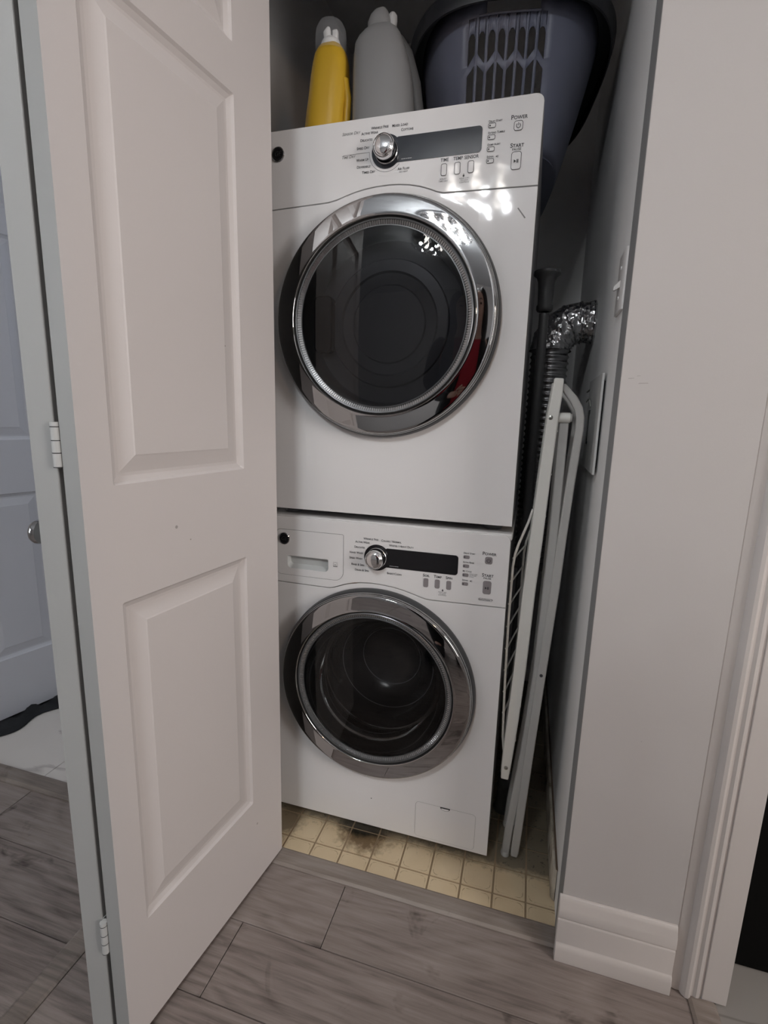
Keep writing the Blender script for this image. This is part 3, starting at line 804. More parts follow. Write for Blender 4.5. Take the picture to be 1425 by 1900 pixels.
    mb.add([(p[0], yb, p[1]) for p in ptsO] + [(p[0], yb, p[1]) for p in ptsI], [(k, k+1, n_+k+1, n_+k) for k in range(n_-1)])
    mb.add([(0.2530, yb, pz), (0.2540, yb, pz), (0.2540, yb, pz+0.0050), (0.2530, yb, pz+0.0050)], [(0, 1, 2, 3)])
    mb.build('power_symbol', INK, panel)
    qz = 1.5858 if D else 0.7250
    button(0.2535, qz, 0.0185, 0.0310, 0.0048)
    mb = MB(); zz = qz - 0.001
    mb.add([(0.2492, yb, zz-0.003), (0.2535, yb, zz), (0.2492, yb, zz+0.003)], [(0, 1, 2)])
    for xa in (0.2543, 0.2563): mb.add([(xa, yb, zz-0.003), (xa+0.0013, yb, zz-0.003), (xa+0.0013, yb, zz+0.003), (xa, yb, zz+0.003)], [(0, 1, 2, 3)])
    mb.build('start_symbol', INK, panel)
    # ---- printed legends
    T = lambda s, x, z, h_, m=INK, al='CENTER', sh=0.0, sxx=1.0: text(s, x, z, h_*1.38, yt, m, panel, al, True, sh, 'legend', sxx)
    T('Power', 0.2540, 1.6603 if D else 0.8032, 0.0078); T('Start', 0.2535, 1.6123 if D else 0.7532, 0.0078)
    text('PAUSE', 0.2530, 1.6053 if D else 0.7462, 0.0060, yt, INK, panel)
    if D:
        small = (('Delay Start', 1.6581), ('Extend Tumble', 1.6385), ('Damp Alert', 1.6180), ('Signal', 1.5974))
        for s, z in (('Time', 0.1143), ('Temp', 0.1412), ('Sensor', 0.1676)): T(s.upper(), z, 1.6016, 0.0062, sxx=0.9)
        for s, x, z in (('Wrinkle Free', -0.0224, 1.6757), ('Active Wear', -0.0440, 1.6677), ('Delicates', -0.0510, 1.6557), ('Speed Dry', -0.0580, 1.6415), ('Warm Up', -0.0590, 1.6197), ('Dewrinkle', -0.0562, 1.6067), ('Timed Dry', -0.0450, 1.5957), ('Mixed Load', 0.0200, 1.6750), ('Cottons', 0.0352, 1.6657), ('Air Fluff', 0.0300, 1.5950)):
            T(s, x, z, 0.0052, sxx=0.92)
        T('Sensor Dry', -0.0850, 1.6715, 0.0058, INKG, sh=0.25); T('Time Dry', -0.0905, 1.6283, 0.0058, INKG, sh=0.25)
        text('NO HEAT', 0.0300, 1.5893, 0.0042, yt, INKG, panel)
        text('ADJUST\nTIME DRY', 0.1130, 1.5655, 0.0042, yt, INKG, panel); text('HOLD 3 SEC\nTO LOCK\nCONTROLS', 0.1555, 1.5615, 0.0036, yt, INKG, panel)
        # bracket line round the dial
        mb = MB()
        def seg2(p, q_, wd=0.0006):
            d = Vector((q_[0]-p[0], q_[1]-p[1])); d.normalize(); nx, nz = -d.y*wd/2, d.x*wd/2
            mb.add([(p[0]+nx, yt, p[1]+nz), (q_[0]+nx, yt, q_[1]+nz), (q_[0]-nx, yt, q_[1]-nz), (p[0]-nx, yt, p[1]-nz)], [(0, 1, 2, 3)])
        seg2((-0.1015, 1.6320), (-0.0440, 1.6325)); seg2((-0.0440, 1.6325), (-0.0435, 1.6235))
        arc = [(kx_+0.0372*math.cos(t), kz+0.0372*math.sin(t)) for t in [math.radians(184+ (318-184)*k/24) for k in range(25)]]
        for p, q_ in zip(arc[:-1], arc[1:]): seg2(p, q_)
        mb.build('dial_bracket', INK, panel)
    else:
        small = (('Delay Start', 0.7990), ('Extra Rinse', 0.7778), ('My Cycle', 0.7570), ('Signal', 0.7357))
        for s, x in (('Soil', 0.1140), ('Temp', 0.1410), ('Spin', 0.1672)): T(s, x, 0.7370, 0.0068)
        for s, x, z in (('Wrinkle Free', -0.0224, 0.8107), ('Active Wear', -0.0436, 0.8013), ('Delicates', -0.0508, 0.7883), ('Hand Wash', -0.0588, 0.7740), ('Speed Wash', -0.0598, 0.7603), ('Rinse & Spin', -0.0545, 0.7445), ('Drain & Spin', -0.0440, 0.7317), ('Colors / Normal', 0.0275, 0.8097), ('Whites / Heavy Duty', 0.0520, 0.8000), ('BasketClean', 0.0370, 0.7317)):
            T(s, x, z, 0.0052, sxx=0.92)
        text('HOLD 3 SEC\nTO STORE\nCYCLE', 0.2125, 0.7488, 0.0034, yt, INKG, panel, 'LEFT'); text('HOLD 3 SEC\nTO LOCK\nCONTROLS', 0.1535, 0.6975, 0.0036, yt, INKG, panel)
        o = rrect(0.2365, 0.2675, 0.6930, 0.6988, 0.0029); i_ = rrect(0.2370, 0.2670, 0.6935, 0.6983, 0.0024)
        mb = MB(); ring_strip(mb, o, i_, yt); mb.build('pill_outline', INK, panel)
        text('HydroHeater™', 0.2520, 0.6959, 0.0050, yt, INK, panel, smallcaps=False, shear=0.2)
    for s, z in small:
        T(s, 0.1972, z+0.0008, 0.0040, al='LEFT', sxx=0.9)
    # small loudspeaker mark after "Signal", and padlock mark
    zs_ = small[3][1]
    mb = MB(); mb.add([(0.2145, yt, zs_-0.0008), (0.2160, yt, zs_-0.0008), (0.2175, yt, zs_-0.0024), (0.2175, yt, zs_+0.0024), (0.2160, yt, zs_+0.0008), (0.2145, yt, zs_+0.0008)], [(0, 1, 2, 3, 4, 5)])
    mb.add([(0.2185, yt, zs_-0.0022), (0.2191, yt, zs_-0.0022), (0.2196, yt, zs_), (0.2191, yt, zs_+0.0022), (0.2185, yt, zs_+0.0022), (0.2190, yt, zs_)], [(0, 1, 2, 5), (5, 2, 3, 4)])
    mb.build('speaker_mark', INK, panel)
    lz = 1.5695 if D else 0.7052
    mb = MB(); mb.lathe([(0.0, 0), (0.0019, 0)], (0.1538, yt, lz), 'y', 14); ring_strip(mb, [(0.1538+0.0014*math.cos(t), lz+0.0022+0.0016*math.sin(t)) for t in [2*PI*k/14 for k in range(14)]], [(0.1538+0.0008*math.cos(t), lz+0.0022+0.0010*math.sin(t)) for t in [2*PI*k/14 for k in range(14)]], yt)
    mb.build('padlock_mark', INK, panel)
    mb = MB()                                               # tiny illegible line of print at the foot of the display
    for xa, xb in ((0.0250, 0.0292), (0.0296, 0.0335), (0.0345, 0.0372), (0.0382, 0.0428), (0.0432, 0.0468)):
        mb.add([(xa, yf-0.0003, zb_+0.0040), (xb, yf-0.0003, zb_+0.0040), (xb, yf-0.0003, zb_+0.0052), (xa, yf-0.0003, zb_+0.0052)], [(0, 1, 2, 3)])
    mb.build('fine_print', INKW, panel)
    if not D:
        # detergent drawer with recessed pull
        drw = rrect(-0.2715, -0.0922, 0.6985, 0.8148, [0.012, 0.022, 0.0035, 0.012], 8)
        oo = rrect(-0.2722, -0.0915, 0.6978, 0.8155, [0.0127, 0.0227, 0.0042, 0.0127], 8)
        hole = rrect(-0.2415, -0.1312, 0.7165, 0.7487, [0.010, 0.010, 0.003, 0.003], 8)
        dw = MB(); ring_strip(dw, drw, hole, -0.0008)
        hb = rrect(-0.2375, -0.1345, 0.7205, 0.7475, [0.008, 0.008, 0.002, 0.002], 8)
        nn = len(drw)
        dobj = dw.build('detergent_drawer', ENAMEL, root)
        mb = MB(); mb.add([(p[0], -0.0008, p[1]) for p in hole] + [(p[0], 0.0, p[1]) for p in hole], [(k, (k+1) % nn, (k+1) % nn+nn, k+nn) for k in range(nn)])
        mb = MB(); ring_strip(mb, oo, drw, -0.0004); mb.build('drawer_gap', SEAM, dobj)
        # pull pocket is cut into the panel
        poc = MB()
        ins = rrect(-0.2385, -0.1335, 0.7195, 0.7480, [0.009, 0.009, 0.002, 0.002], 8)
        poc.add([(p[0], -0.0008, p[1]) for p in hole] + [(p[0], 0.0125, p[1] + (0.006 if p[1] < 0.73 else 0)) for p in ins], [(k, (k+1) % nn, (k+1) % nn+nn, k+nn) for k in range(nn)])
        poc.add([(p[0], 0.0125, p[1] + (0.006 if p[1] < 0.73 else 0)) for p in ins], [tuple(range(nn))])
        poc.build('drawer_pull', mat('pull_grey', (0.55, 0.57, 0.57), 0.3), dobj)
        cut_hole(panel, hole)
        # efficiency mark
        ex, ez = -0.1125, 0.7385
        mb = MB(); ring_strip(mb, rrect(ex-0.0056, ex+0.0056, ez-0.006, ez+0.006, 0.0003, 1), rrect(ex-0.0052, ex+0.0052, ez-0.0056, ez+0.0056, 0.0003, 1), -0.0011)
        mb.add([(ex-0.0056, -0.0011, ez-0.006), (ex+0.0056, -0.0011, ez-0.006), (ex+0.0056, -0.0011, ez-0.0032), (ex-0.0056, -0.0011, ez-0.0032)], [(0, 1, 2, 3)])
        arc = [(ex+0.0050*math.cos(t), ez-0.001+0.0062*math.sin(t)) for t in [PI*k/12*0.9+0.1 for k in range(13)]]
        for p, q_ in zip(arc[:-1], arc[1:]): mb.add([(p[0], -0.0011, p[1]), (q_[0], -0.0011, q_[1]), (q_[0]*0.93+ex*0.07, -0.0011, q_[1]*0.93+ez*0.07), (p[0]*0.93+ex*0.07, -0.0011, p[1]*0.93+ez*0.07)], [(0, 1, 2, 3)])
        mb.add([(ex-0.005, -0.0011, ez-0.0006), (ex, -0.0011, ez+0.0002), (ex+0.004, -0.0011, ez-0.0006), (ex, -0.0011, ez-0.0014)], [(0, 1, 2, 3)])
        mb.build('efficiency_mark', INKG, dobj)
        # pump filter flap
        oo = rrect(0.1125, 0.2645, 0.0355, 0.1360, 0.009); fi = rrect(0.1131, 0.2639, 0.0361, 0.1354, 0.0084)
        mb = MB().prism(fi, 'y', -0.0006, 0.002); fo = mb.build('filter_flap', ENAMEL, root)
        mb = MB(); ring_strip(mb, oo, fi, -0.0003); mb.build('flap_gap', INKG, fo)
        sc = [(0.188+0.0125*math.cos(t), 0.1352+0.0085*math.sin(t)) for t in [PI+PI*k/10 for k in range(11)]]
        MB().prism([(0.1755, 0.1358), *sc, (0.2005, 0.1358)], 'y', -0.0009, 0.001).build('finger_notch', INK, fo)
        sc = [(0.188+0.0100*math.cos(t), 0.1330+0.0055*math.sin(t)) for t in [PI+PI*k/10 for k in range(11)]]
        MB().prism(sc, 'y', -0.0012, 0.001).build('notch_lip', ENAMEL, fo)
        MB().lathe([(0, 0), (0.0014, 0), (0.0014, 0.001)], (-0.0066, -0.0004, 0.1112), 'y', 10).build('chip', INK, root)
        mb = MB(); mb.add([(-0.085, -0.0003, 0.6925), (-0.062, -0.0003, 0.6985), (-0.048, -0.0003, 0.7002), (-0.060, -0.0003, 0.6972)], [(0, 1, 2, 3)]); mb.build('rust_scratch', mat('rust', (0.16, 0.09, 0.05), 0.8), root)
    else:
        # tape residue / scratches on the enamel
        mb = MB(); mb.add([(0.262, -0.0003, 1.502), (0.264, -0.0003, 1.503), (0.279, -0.0003, 1.484), (0.277, -0.0003, 1.4825)], [(0, 1, 2, 3)]); mb.build('scratch', INKG, root)
    return root
def thing_part(*a): return None
def bore(o, c, r, ya, yb):
    """cut a round opening along y through a mesh"""
    cutter = MB().lathe([(0.0, ya), (r, ya), (r, yb), (0.0, yb)], (c[0], 0, c[2]), 'y', 96).build('cutter', None)
    weld(cutter)
    mods = [(m.name, m.show_viewport) for m in o.modifiers]
    for m in o.modifiers: m.show_viewport = False
    b = o.modifiers.new('cut', 'BOOLEAN'); b.operation = 'DIFFERENCE'; b.object = cutter; b.solver = 'EXACT'
    dg = bpy.context.evaluated_depsgraph_get()
    me = bpy.data.meshes.new_from_object(o.evaluated_get(dg))
    o.modifiers.remove(o.modifiers['cut'])
    for n_, v_ in mods: o.modifiers[n_].show_viewport = v_
    o.data = me
    bpy.data.objects.remove(cutter)
def cut_hole(panel, hole):
    """cut the pull pocket out of the control panel with a boolean, applied at once"""
    cutter = MB().prism(hole, 'y', -0.05, 0.05).build('cutter', None)
    dg = bpy.context.evaluated_depsgraph_get()
    b = panel.modifiers.new('cut', 'BOOLEAN'); b.operation = 'DIFFERENCE'; b.object = cutter; b.solver = 'EXACT'
    panel.modifiers.move(len(panel.modifiers)-1, 0)
    bv = panel.modifiers['bevel']; bv.show_viewport = False
    dg = bpy.context.evaluated_depsgraph_get()
    me = bpy.data.meshes.new_from_object(panel.evaluated_get(dg))
    panel.modifiers.remove(panel.modifiers['cut'])
    panel.data = me
    bv.show_viewport = True
    bpy.data.objects.remove(cutter)
machine('washer')
machine('dryer')

# ------------------------------------------------------------------ things on top of the dryer
ZT = 1.6965
# yellow detergent bottle with clear dome cap
yb_ = thing('detergent_bottle', (-0.178, 0.12, ZT), 'yellow detergent bottle with clear dome cap on the dryer', 'bottle')
def oval_stack(sections, c, n=36, cap=True):
    """sections: (z, half width, half depth, x offset)"""
    mb = MB(); vs = []; fs = []
    for z, rx, ry, ox in sections:
        for k in range(n):
            a = 2*PI*k/n; ca, sa = math.cos(a), math.sin(a)
            e = 0.72
            vs.append((c[0]+ox+rx*math.copysign(abs(ca)**e, ca), c[1]+ry*math.copysign(abs(sa)**e, sa), c[2]+z))
    m_ = len(sections)
    for i in range(m_-1):
        for k in range(n): fs.append((i*n+k, i*n+(k+1) % n, (i+1)*n+(k+1) % n, (i+1)*n+k))
    if cap: fs += [tuple(range(n-1, -1, -1)), tuple(range((m_-1)*n, m_*n))]
    return mb.add(vs, fs)
yc = (-0.1800, 0.118, ZT)
oval_stack([(0, 0.046, 0.030, -0.015), (0.004, 0.049, 0.033, -0.015), (0.05, 0.0475, 0.033, -0.014), (0.085, 0.0465, 0.033, -0.010), (0.12, 0.0455, 0.032, -0.005), (0.155, 0.0440, 0.031, -0.002), (0.182, 0.0410, 0.029, 0.0), (0.200, 0.0360, 0.027, 0.0), (0.212, 0.0280, 0.0235, 0.0), (0.217, 0.0200, 0.0195, 0.0)], yc).build('bottle_body', YEL, yb_, smooth=True)
hd = MB().tube([(yc[0]+0.030, yc[1]-0.012, ZT+0.145), (yc[0]+0.040, yc[1]-0.010, ZT+0.140), (yc[0]+0.0445, yc[1]-0.006, ZT+0.105), (yc[0]+0.041, yc[1]-0.004, ZT+0.06), (yc[0]+0.034, yc[1]-0.002, ZT+0.03)], [0.006, 0.0075, 0.008, 0.008, 0.006], 12).build('side_grip', YEL, yb_, smooth=True)
MB().lathe([(0.0, 0.214), (0.0225, 0.214), (0.0225, 0.221), (0.0195, 0.227), (0.0135, 0.231), (0.0110, 0.234)], yc, 'z', 28).build('spout_collar', WHITEP, yb_, smooth=True)
MB().tube([(yc[0]-0.007, yc[1], ZT+0.230), (yc[0]-0.009, yc[1], ZT+0.246), (yc[0]-0.006, yc[1], ZT+0.256)], [0.0085, 0.0095, 0.004], 12).build('spout', WHITEP, yb_, smooth=True)
MB().box(yc[0]+0.004, yc[0]+0.017, yc[1]-0.006, yc[1]+0.006, ZT+0.230, ZT+0.248).build('spout_tab', WHITEP, yb_, bevel=0.003)
MB().lathe([(0.0350, 0.200), (0.0350, 0.236), (0.0335, 0.248), (0.0275, 0.259), (0.016, 0.2665), (0.0, 0.2690)], yc, 'z', 36).build('clear_cap', CLEAR, yb_, smooth=True)

# grey detergent jug
gj = thing('detergent_jug', (-0.052, 0.12, ZT), 'plain grey plastic detergent jug between yellow bottle and basket', 'jug')
gc = (-0.0520, 0.120, ZT)
oval_stack([(0, 0.067, 0.038, 0.0), (0.004, 0.071, 0.042, 0.0), (0.06, 0.0710, 0.042, 0.0), (0.11, 0.0685, 0.041, -0.0025), (0.150, 0.0650, 0.040, -0.006), (0.180, 0.0600, 0.038, -0.010), (0.205, 0.0540, 0.036, -0.013), (0.216, 0.048, 0.033, -0.012), (0.224, 0.0400, 0.030, -0.010), (0.230, 0.031, 0.026, -0.009)], gc).build('jug_body', GREYP, gj, smooth=True)
oval_stack([(0.222, 0.0270, 0.024, -0.0120), (0.244, 0.0260, 0.0235, -0.0130), (0.255, 0.0215, 0.022, -0.0120), (0.264, 0.0150, 0.017, -0.0100), (0.2695, 0.009, 0.010, -0.0090), (0.2715, 0.004, 0.004, -0.0090)], gc).build('cap', GREYP, gj, smooth=True)
MB().lathe([(0.0, 0.2715), (0.006, 0.270), (0.0100, 0.2645), (0.0105, 0.256), (0.0095, 0.246), (0.006, 0.24)], (gc[0]+0.0145, gc[1]+0.002, gc[2]-0.009), 'z', 20).build('vent_knob', mat('vent_grey', (0.52, 0.52, 0.52), 0.4), gj, smooth=True)
MB().tube([(gc[0]+0.028, gc[1]+0.012, ZT+0.215), (gc[0]+0.048, gc[1]+0.012, ZT+0.185), (gc[0]+0.068, gc[1]+0.010, ZT+0.125), (gc[0]+0.079, gc[1]+0.008, ZT+0.06), (gc[0]+0.080, gc[1]+0.006, ZT+0.02)], [0.011, 0.012, 0.012, 0.012, 0.010], 14).build('handle', GREYPD, gj, smooth=True)

# laundry basket standing on the dryer, its rounded end towards us
lbk = thing('laundry_basket', (0.205, 0.47, ZT), 'dark blue plastic laundry basket with slotted end on top of the dryer', 'basket')
BCx, BCy = 0.176, 0.478
BROT = math.radians(8)
def bsec(z):
    """half width, half length of the wall at height z above the dryer"""
    t = max(0, min(1, z/0.285))
    return 0.138 + 0.076*t**0.85 , 0.268 + 0.060*t**0.8
def bpt(a, z, off=0.0):
    hw, hl = bsec(z); e = 0.66
    ca, sa = math.cos(a), math.sin(a)
    dx, dy = (hw+off)*math.copysign(abs(ca)**e, ca), (hl+off)*math.copysign(abs(sa)**e, sa)
    return (BCx + dx*math.cos(BROT) - dy*math.sin(BROT), BCy + dx*math.sin(BROT) + dy*math.cos(BROT), ZT + z)
# wall built as a grid in (angle, height); slot cells at the near end are left open
# angle samples: dense around the near end (a = -pi/2)
slotw, slotg = 0.0148, 0.0062
pitch = slotw + slotg
def near_x_to_a(x, z):
    hw, hl = bsec(z); s = max(-1, min(1, (x-BCx)/hw)); e = 0.66
    ca = math.copysign(abs(s)**(1/e), s)
    return -math.acos(max(-1, min(1, ca)))
xslots = [BCx - 0.014 + (k-3.5)*pitch for k in range(8)]
def basket_wall():
    bm = bmesh.new()
    def P(x_or_a, z, isx): return bpt(near_x_to_a(x_or_a, z) if isx else x_or_a, z)
    zl = [0.004, 0.02, 0.05, 0.085, 0.150, 0.165, 0.170, 0.176, 0.183, 0.2235, 0.229, 0.233, 0.2445, 0.2800]
    verts = {}
    def V(key, p):
        k = tuple(round(c, 6) for c in p)
        if k not in verts: verts[k] = bm.verts.new(p)
        return verts[k]
    def quad(ps):
        vs = [V(None, p) for p in ps]
        u = []
        for v in vs:
            if v not in u: u.append(v)
        if len(u) >= 3:
            try: bm.faces.new(u)
            except ValueError: pass
    # columns across the near end
    cols = []
    xa = xslots[0]-slotw/2-0.016
    cols.append((xa, xslots[0]-slotw/2, None))
    for k, xc in enumerate(xslots):
        cols.append((xc-slotw/2, xc+slotw/2, k))
        if k < 7: cols.append((xc+slotw/2, xslots[k+1]-slotw/2, None))
    xb = xslots[7]+slotw/2+0.016
    cols.append((xslots[7]+slotw/2, xb, None))
    hx0, hx1 = xslots[1]-slotw*0.2, xslots[7]-slotw*0.1   # hand hole
    for (c0, c1, k) in cols:
        for j in range(len(zl)-1):
            za, zb2 = zl[j], zl[j+1]
            cells = [(c0, c1, za, za, zb2, zb2)]
            if k is not None:
                lean = k % 2
                # lower slot 0.05..0.165/0.176 (pointed top), upper slot 0.183/0.17..0.229 (rounded top)
                lo_t = (0.165, 0.183) if lean == 0 else (0.183, 0.165)
                up_b = (0.170, 0.186) if lean == 0 else (0.186, 0.170)
                continue
            if 0.2445 <= za and hx0 <= c0 and c1 <= hx1: continue
            quad([P(c0, za, 1), P(c1, za, 1), P(c1, zb2, 1), P(c0, zb2, 1)])
        if k is not None:
            def Q(f0, f1, b0, b1, t0, t1):
                x0_, x1_ = c0+(c1-c0)*f0, c0+(c1-c0)*f1
                quad([P(x0_, b0, 1), P(x1_, b1, 1), P(x1_, t1, 1), P(x0_, t0, 1)])
            L0, R0 = 0, 1
            Q(0, 1, 0.004, 0.004, 0.02, 0.02); Q(0, 1, 0.02, 0.02, 0.05, 0.05)
            if k % 2 == 0:
                lt = (0.150, 0.165); ub = (0.165, 0.183)     # left low, right high
            else:
                lt = (0.165, 0.150); ub = (0.183, 0.165)
            # band between the slots
            Q(0, 1, lt[0], lt[1], ub[0], ub[1])
            # rounded top of the upper slot
            fr = [0, 0.15, 0.35, 0.65, 0.85, 1]; tp = [0.2100, 0.2160, 0.2195, 0.2195, 0.2160, 0.2100]
            for i_ in range(5): Q(fr[i_], fr[i_+1], tp[i_], tp[i_+1], 0.2445, 0.2445)
            if not (hx0 <= c0 and c1 <= hx1): Q(0, 1, 0.2445, 0.2445, 0.28, 0.28)
    # the rest of the wall
    aL = [near_x_to_a(xa, z) for z in zl]; aR = [near_x_to_a(xb, z) for z in zl]
    n = 72
    for j in range(len(zl)-1):
        for i_ in range(n):
            def ang(jj, t):
                s = aR[jj]; e_ = aL[jj] + 2*PI
                return s + (e_-s)*t
            quad([bpt(ang(j, i_/n), zl[j]), bpt(ang(j, (i_+1)/n), zl[j]), bpt(ang(j+1, (i_+1)/n), zl[j+1]), bpt(ang(j+1, i_/n), zl[j+1])])
    bmesh.ops.recalc_face_normals(bm, faces=bm.faces)
    me = bpy.data.meshes.new('basket_wall'); bm.to_mesh(me); bm.free()
    return me
bo = finish('basket_wall', basket_wall(), BASK, lbk, smooth=True, angle=50)
so = bo.modifiers.new('solid', 'SOLIDIFY'); so.thickness = 0.003; so.offset = 0
mb = MB(); n = 72
mb.add([bpt(2*PI*k/n, 0.004) for k in range(n)], [tuple(range(n))])
fo = mb.build('basket_bottom', BASK, lbk); so = fo.modifiers.new('solid', 'SOLIDIFY'); so.thickness = 0.004; so.offset = 1
# rim flange turned down all round, with a thicker lip
prof = [(0.0, 0.276), (0.0, 0.285), (0.012, 0.288), (0.030, 0.284), (0.038, 0.272), (0.038, 0.246), (0.035, 0.245), (0.034, 0.270), (0.028, 0.279), (0.010, 0.281)]
vs = []; fs = []; n = 96
for off, z in prof:
    for k in range(n): vs.append(bpt(2*PI*k/n, min(z, 0.285), off) [:2] + (ZT+z,))
m_ = len(prof)
for i_ in range(m_):
    j_ = (i_+1) % m_
    for k in range(n): fs.append((i_*n+k, i_*n+(k+1) % n, j_*n+(k+1) % n, j_*n+k))
MB().add(vs, fs).build('rim', BASKD, lbk, smooth=True)
# edge lip of the hand hole
hz_ = 0.2445
lip = [bpt(near_x_to_a(x, hz_), hz_, 0.003) for x in [xslots[1]-slotw*0.5 + (xslots[7]-xslots[1]+0.0)*k/12 for k in range(13)]]
MB().tube(lip, 0.0022, 8).build('handle_lip', BASK, lbk, smooth=True)

# ------------------------------------------------------------------ gap beside the machines
# dark tension rod standing upright
rod = thing('tension_rod', (0.323, 0.205, 0), 'dark grey curtain tension rod standing upright beside the machines', 'rod')
rx_, ry_ = 0.3255, 0.205
MB().tube([(rx_, ry_, 0.10), (0.3265, ry_, 0.75)], 0.0130, 20).build('lower_tube', RODM, rod, smooth=True)
MB().tube([(0.3265, ry_, 0.74), (0.3290, ry_, 1.345)], 0.0112, 20).build('upper_tube', RODM, rod, smooth=True)
MB().lathe([(0.0, 1.438), (0.030, 1.438), (0.0305, 1.434), (0.030, 1.430), (0.023, 1.425), (0.0195, 1.415), (0.0180, 1.400), (0.0165, 1.365), (0.0190, 1.362), (0.0190, 1.354), (0.0165, 1.350), (0.0112, 1.349)], (0.3290, ry_, 0), 'z', 32).build('end_cap', RODM, rod, smooth=True, angle=50)
MB().lathe([(0.0, 0.0), (0.0260, 0.0), (0.0262, 0.006), (0.0240, 0.012), (0.0215, 0.016), (0.0215, 0.022), (0.0195, 0.026), (0.0185, 0.070), (0.0200, 0.074), (0.0200, 0.082), (0.0175, 0.086), (0.0165, 0.115), (0.0135, 0.118)], (rx_, ry_, 0), 'z', 32).build('end_cap', RODM, rod, smooth=True, angle=50)

# aluminium dryer duct: collar in the wall, elbow, ribbed hose down behind the dryer
du = thing('dryer_duct', (0.40, 0.44, 1.0), 'crumpled aluminium foil dryer duct bending into the side wall', 'duct')
DY = 0.365
MB().lathe([(0.0525, 0.0), (0.0530, -0.008), (0.0515, -0.016), (0.0500, -0.018), (0.0495, -0.034), (0.0510, -0.036)], (0.4572, DY, 1.350), 'x', 40).build('collar', FOIL, du, smooth=True, angle=35)
path = []; rad = []
for k in range(33):
    a = PI/2*k/32
    path.append((0.4235 - 0.071*math.sin(a), DY - 0.004*k/32, 1.279 + 0.071*math.cos(a)))
    rad.append(0.0515 + 0.0025*(1 if k % 8 == 0 else 0) - 0.0010*(1 if k % 8 in (3, 4, 5) else 0))
MB().tube(path, rad, 40, caps=False).build('elbow', FOIL, du, smooth=True, angle=180)
path = []; rad = []
n = 220
for k in range(n+1):
    t = k/n
    path.append((0.3525 - 0.004*t, DY-0.004, 1.280 - t*0.60)); c_ = 0.5+0.5*math.cos(2*PI*k/6.0); rad.append(0.0455 + 0.0048*c_**2)
MB().tube(path, rad, 36, caps=False).build('ribbed_hose', mat('hose_aluminium', (0.40, 0.40, 0.41), 0.25, 1.0), du, smooth=True, angle=180)
MB().lathe([(0.0028, 0.0), (0.0028, -0.0022), (0.0, -0.0026)], (0.4370, DY-0.0465, 1.333), 'y', 12).build('screw', STEEL, du, smooth=True)
MB().lathe([(0.0540, -0.004), (0.0552, -0.001), (0.0540, 0.002)], (0.4545, DY, 1.350), 'x', 40).build('wall_ring', FOIL, du, smooth=True)

# folded drying rack leaning in the gap
rk = thing('drying_rack', (0.355, 0.25, 0), 'folded white clothes drying rack leaning between machines and wall', 'drying rack')
RY0, RY1 = 0.022, 0.178
def bar(path, wdir, w_, th, name, m, bev=0.003):
    """flat bar: path of (x,z) centre points in the plane y, width w_ across x, thickness th along y"""
    pass
def flatbar(pts, w_, y0, y1, name, m, par=None):
    """pts: (x, z) centre line; width w_ in the x-z plane; spans y0..y1"""
    L_ = []; R_ = []
    for i_ in range(len(pts)):
        a = Vector(pts[max(i_-1, 0)]); b = Vector(pts[min(i_+1, len(pts)-1)])
        d = (b-a).normalized(); nrm = Vector((-d.y, d.x))
        p = Vector(pts[i_]); ww = w_[i_] if isinstance(w_, (list, tuple)) else w_
        L_.append(p + nrm*ww/2); R_.append(p - nrm*ww/2)
    poly = [tuple(p) for p in L_] + [tuple(p) for p in reversed(R_)]
    n = len(pts); mb = MB()
    vs = [(p.x, y0, p.y) for p in L_] + [(p.x, y0, p.y) for p in R_] + [(p.x, y1, p.y) for p in L_] + [(p.x, y1, p.y) for p in R_]
    fs = []
    for k in range(n-1):
        fs += [(k, k+1, n+k+1, n+k), (2*n+k, 3*n+k, 3*n+k+1, 2*n+k+1), (k, 2*n+k, 2*n+k+1, k+1), (n+k, n+k+1, 3*n+k+1, 3*n+k)]
    fs += [(0, n, 3*n, 2*n), (n-1, 3*n-1, 4*n-1, 2*n-1)]
    mb.add(vs, fs)
    return mb.build(name, m, par if par is not None else rk, bevel=0.0025, seg=2)
rail_c = [(0.3686, 1.184), (0.3670, 1.15), (0.3632, 1.109), (0.3600, 1.04), (0.3560, 0.961), (0.3510, 0.842), (0.3450, 0.717), (0.3395, 0.53), (0.3335, 0.40), (0.3285, 0.316), (0.3260, 0.265), (0.3250, 0.235)]
rail_w = [0.019, 0.022, 0.023, 0.024, 0.0255, 0.027, 0.027, 0.027, 0.026, 0.025, 0.022, 0.018]
for (ya, yb2) in ((RY0, RY0+0.012), (RY1-0.012, RY1)):
    flatbar(rail_c, rail_w, ya, yb2, 'side_rail', RACKW)
# wires between the two side rails
def rail_x(z):
    for a, b in zip(rail_c[:-1], rail_c[1:]):
        if b[1] <= z <= a[1]: return a[0] + (b[0]-a[0])*(a[1]-z)/(a[1]-b[1])
    return rail_c[-1][0]
for k in range(9):
    z = 0.34 + k*0.092
    MB().tube([(rail_x(z)+0.0125, RY0+0.006, z), (rail_x(z)+0.0125, RY1-0.006, z)], 0.0018, 8).build('wire', RACKW, rk, smooth=True)
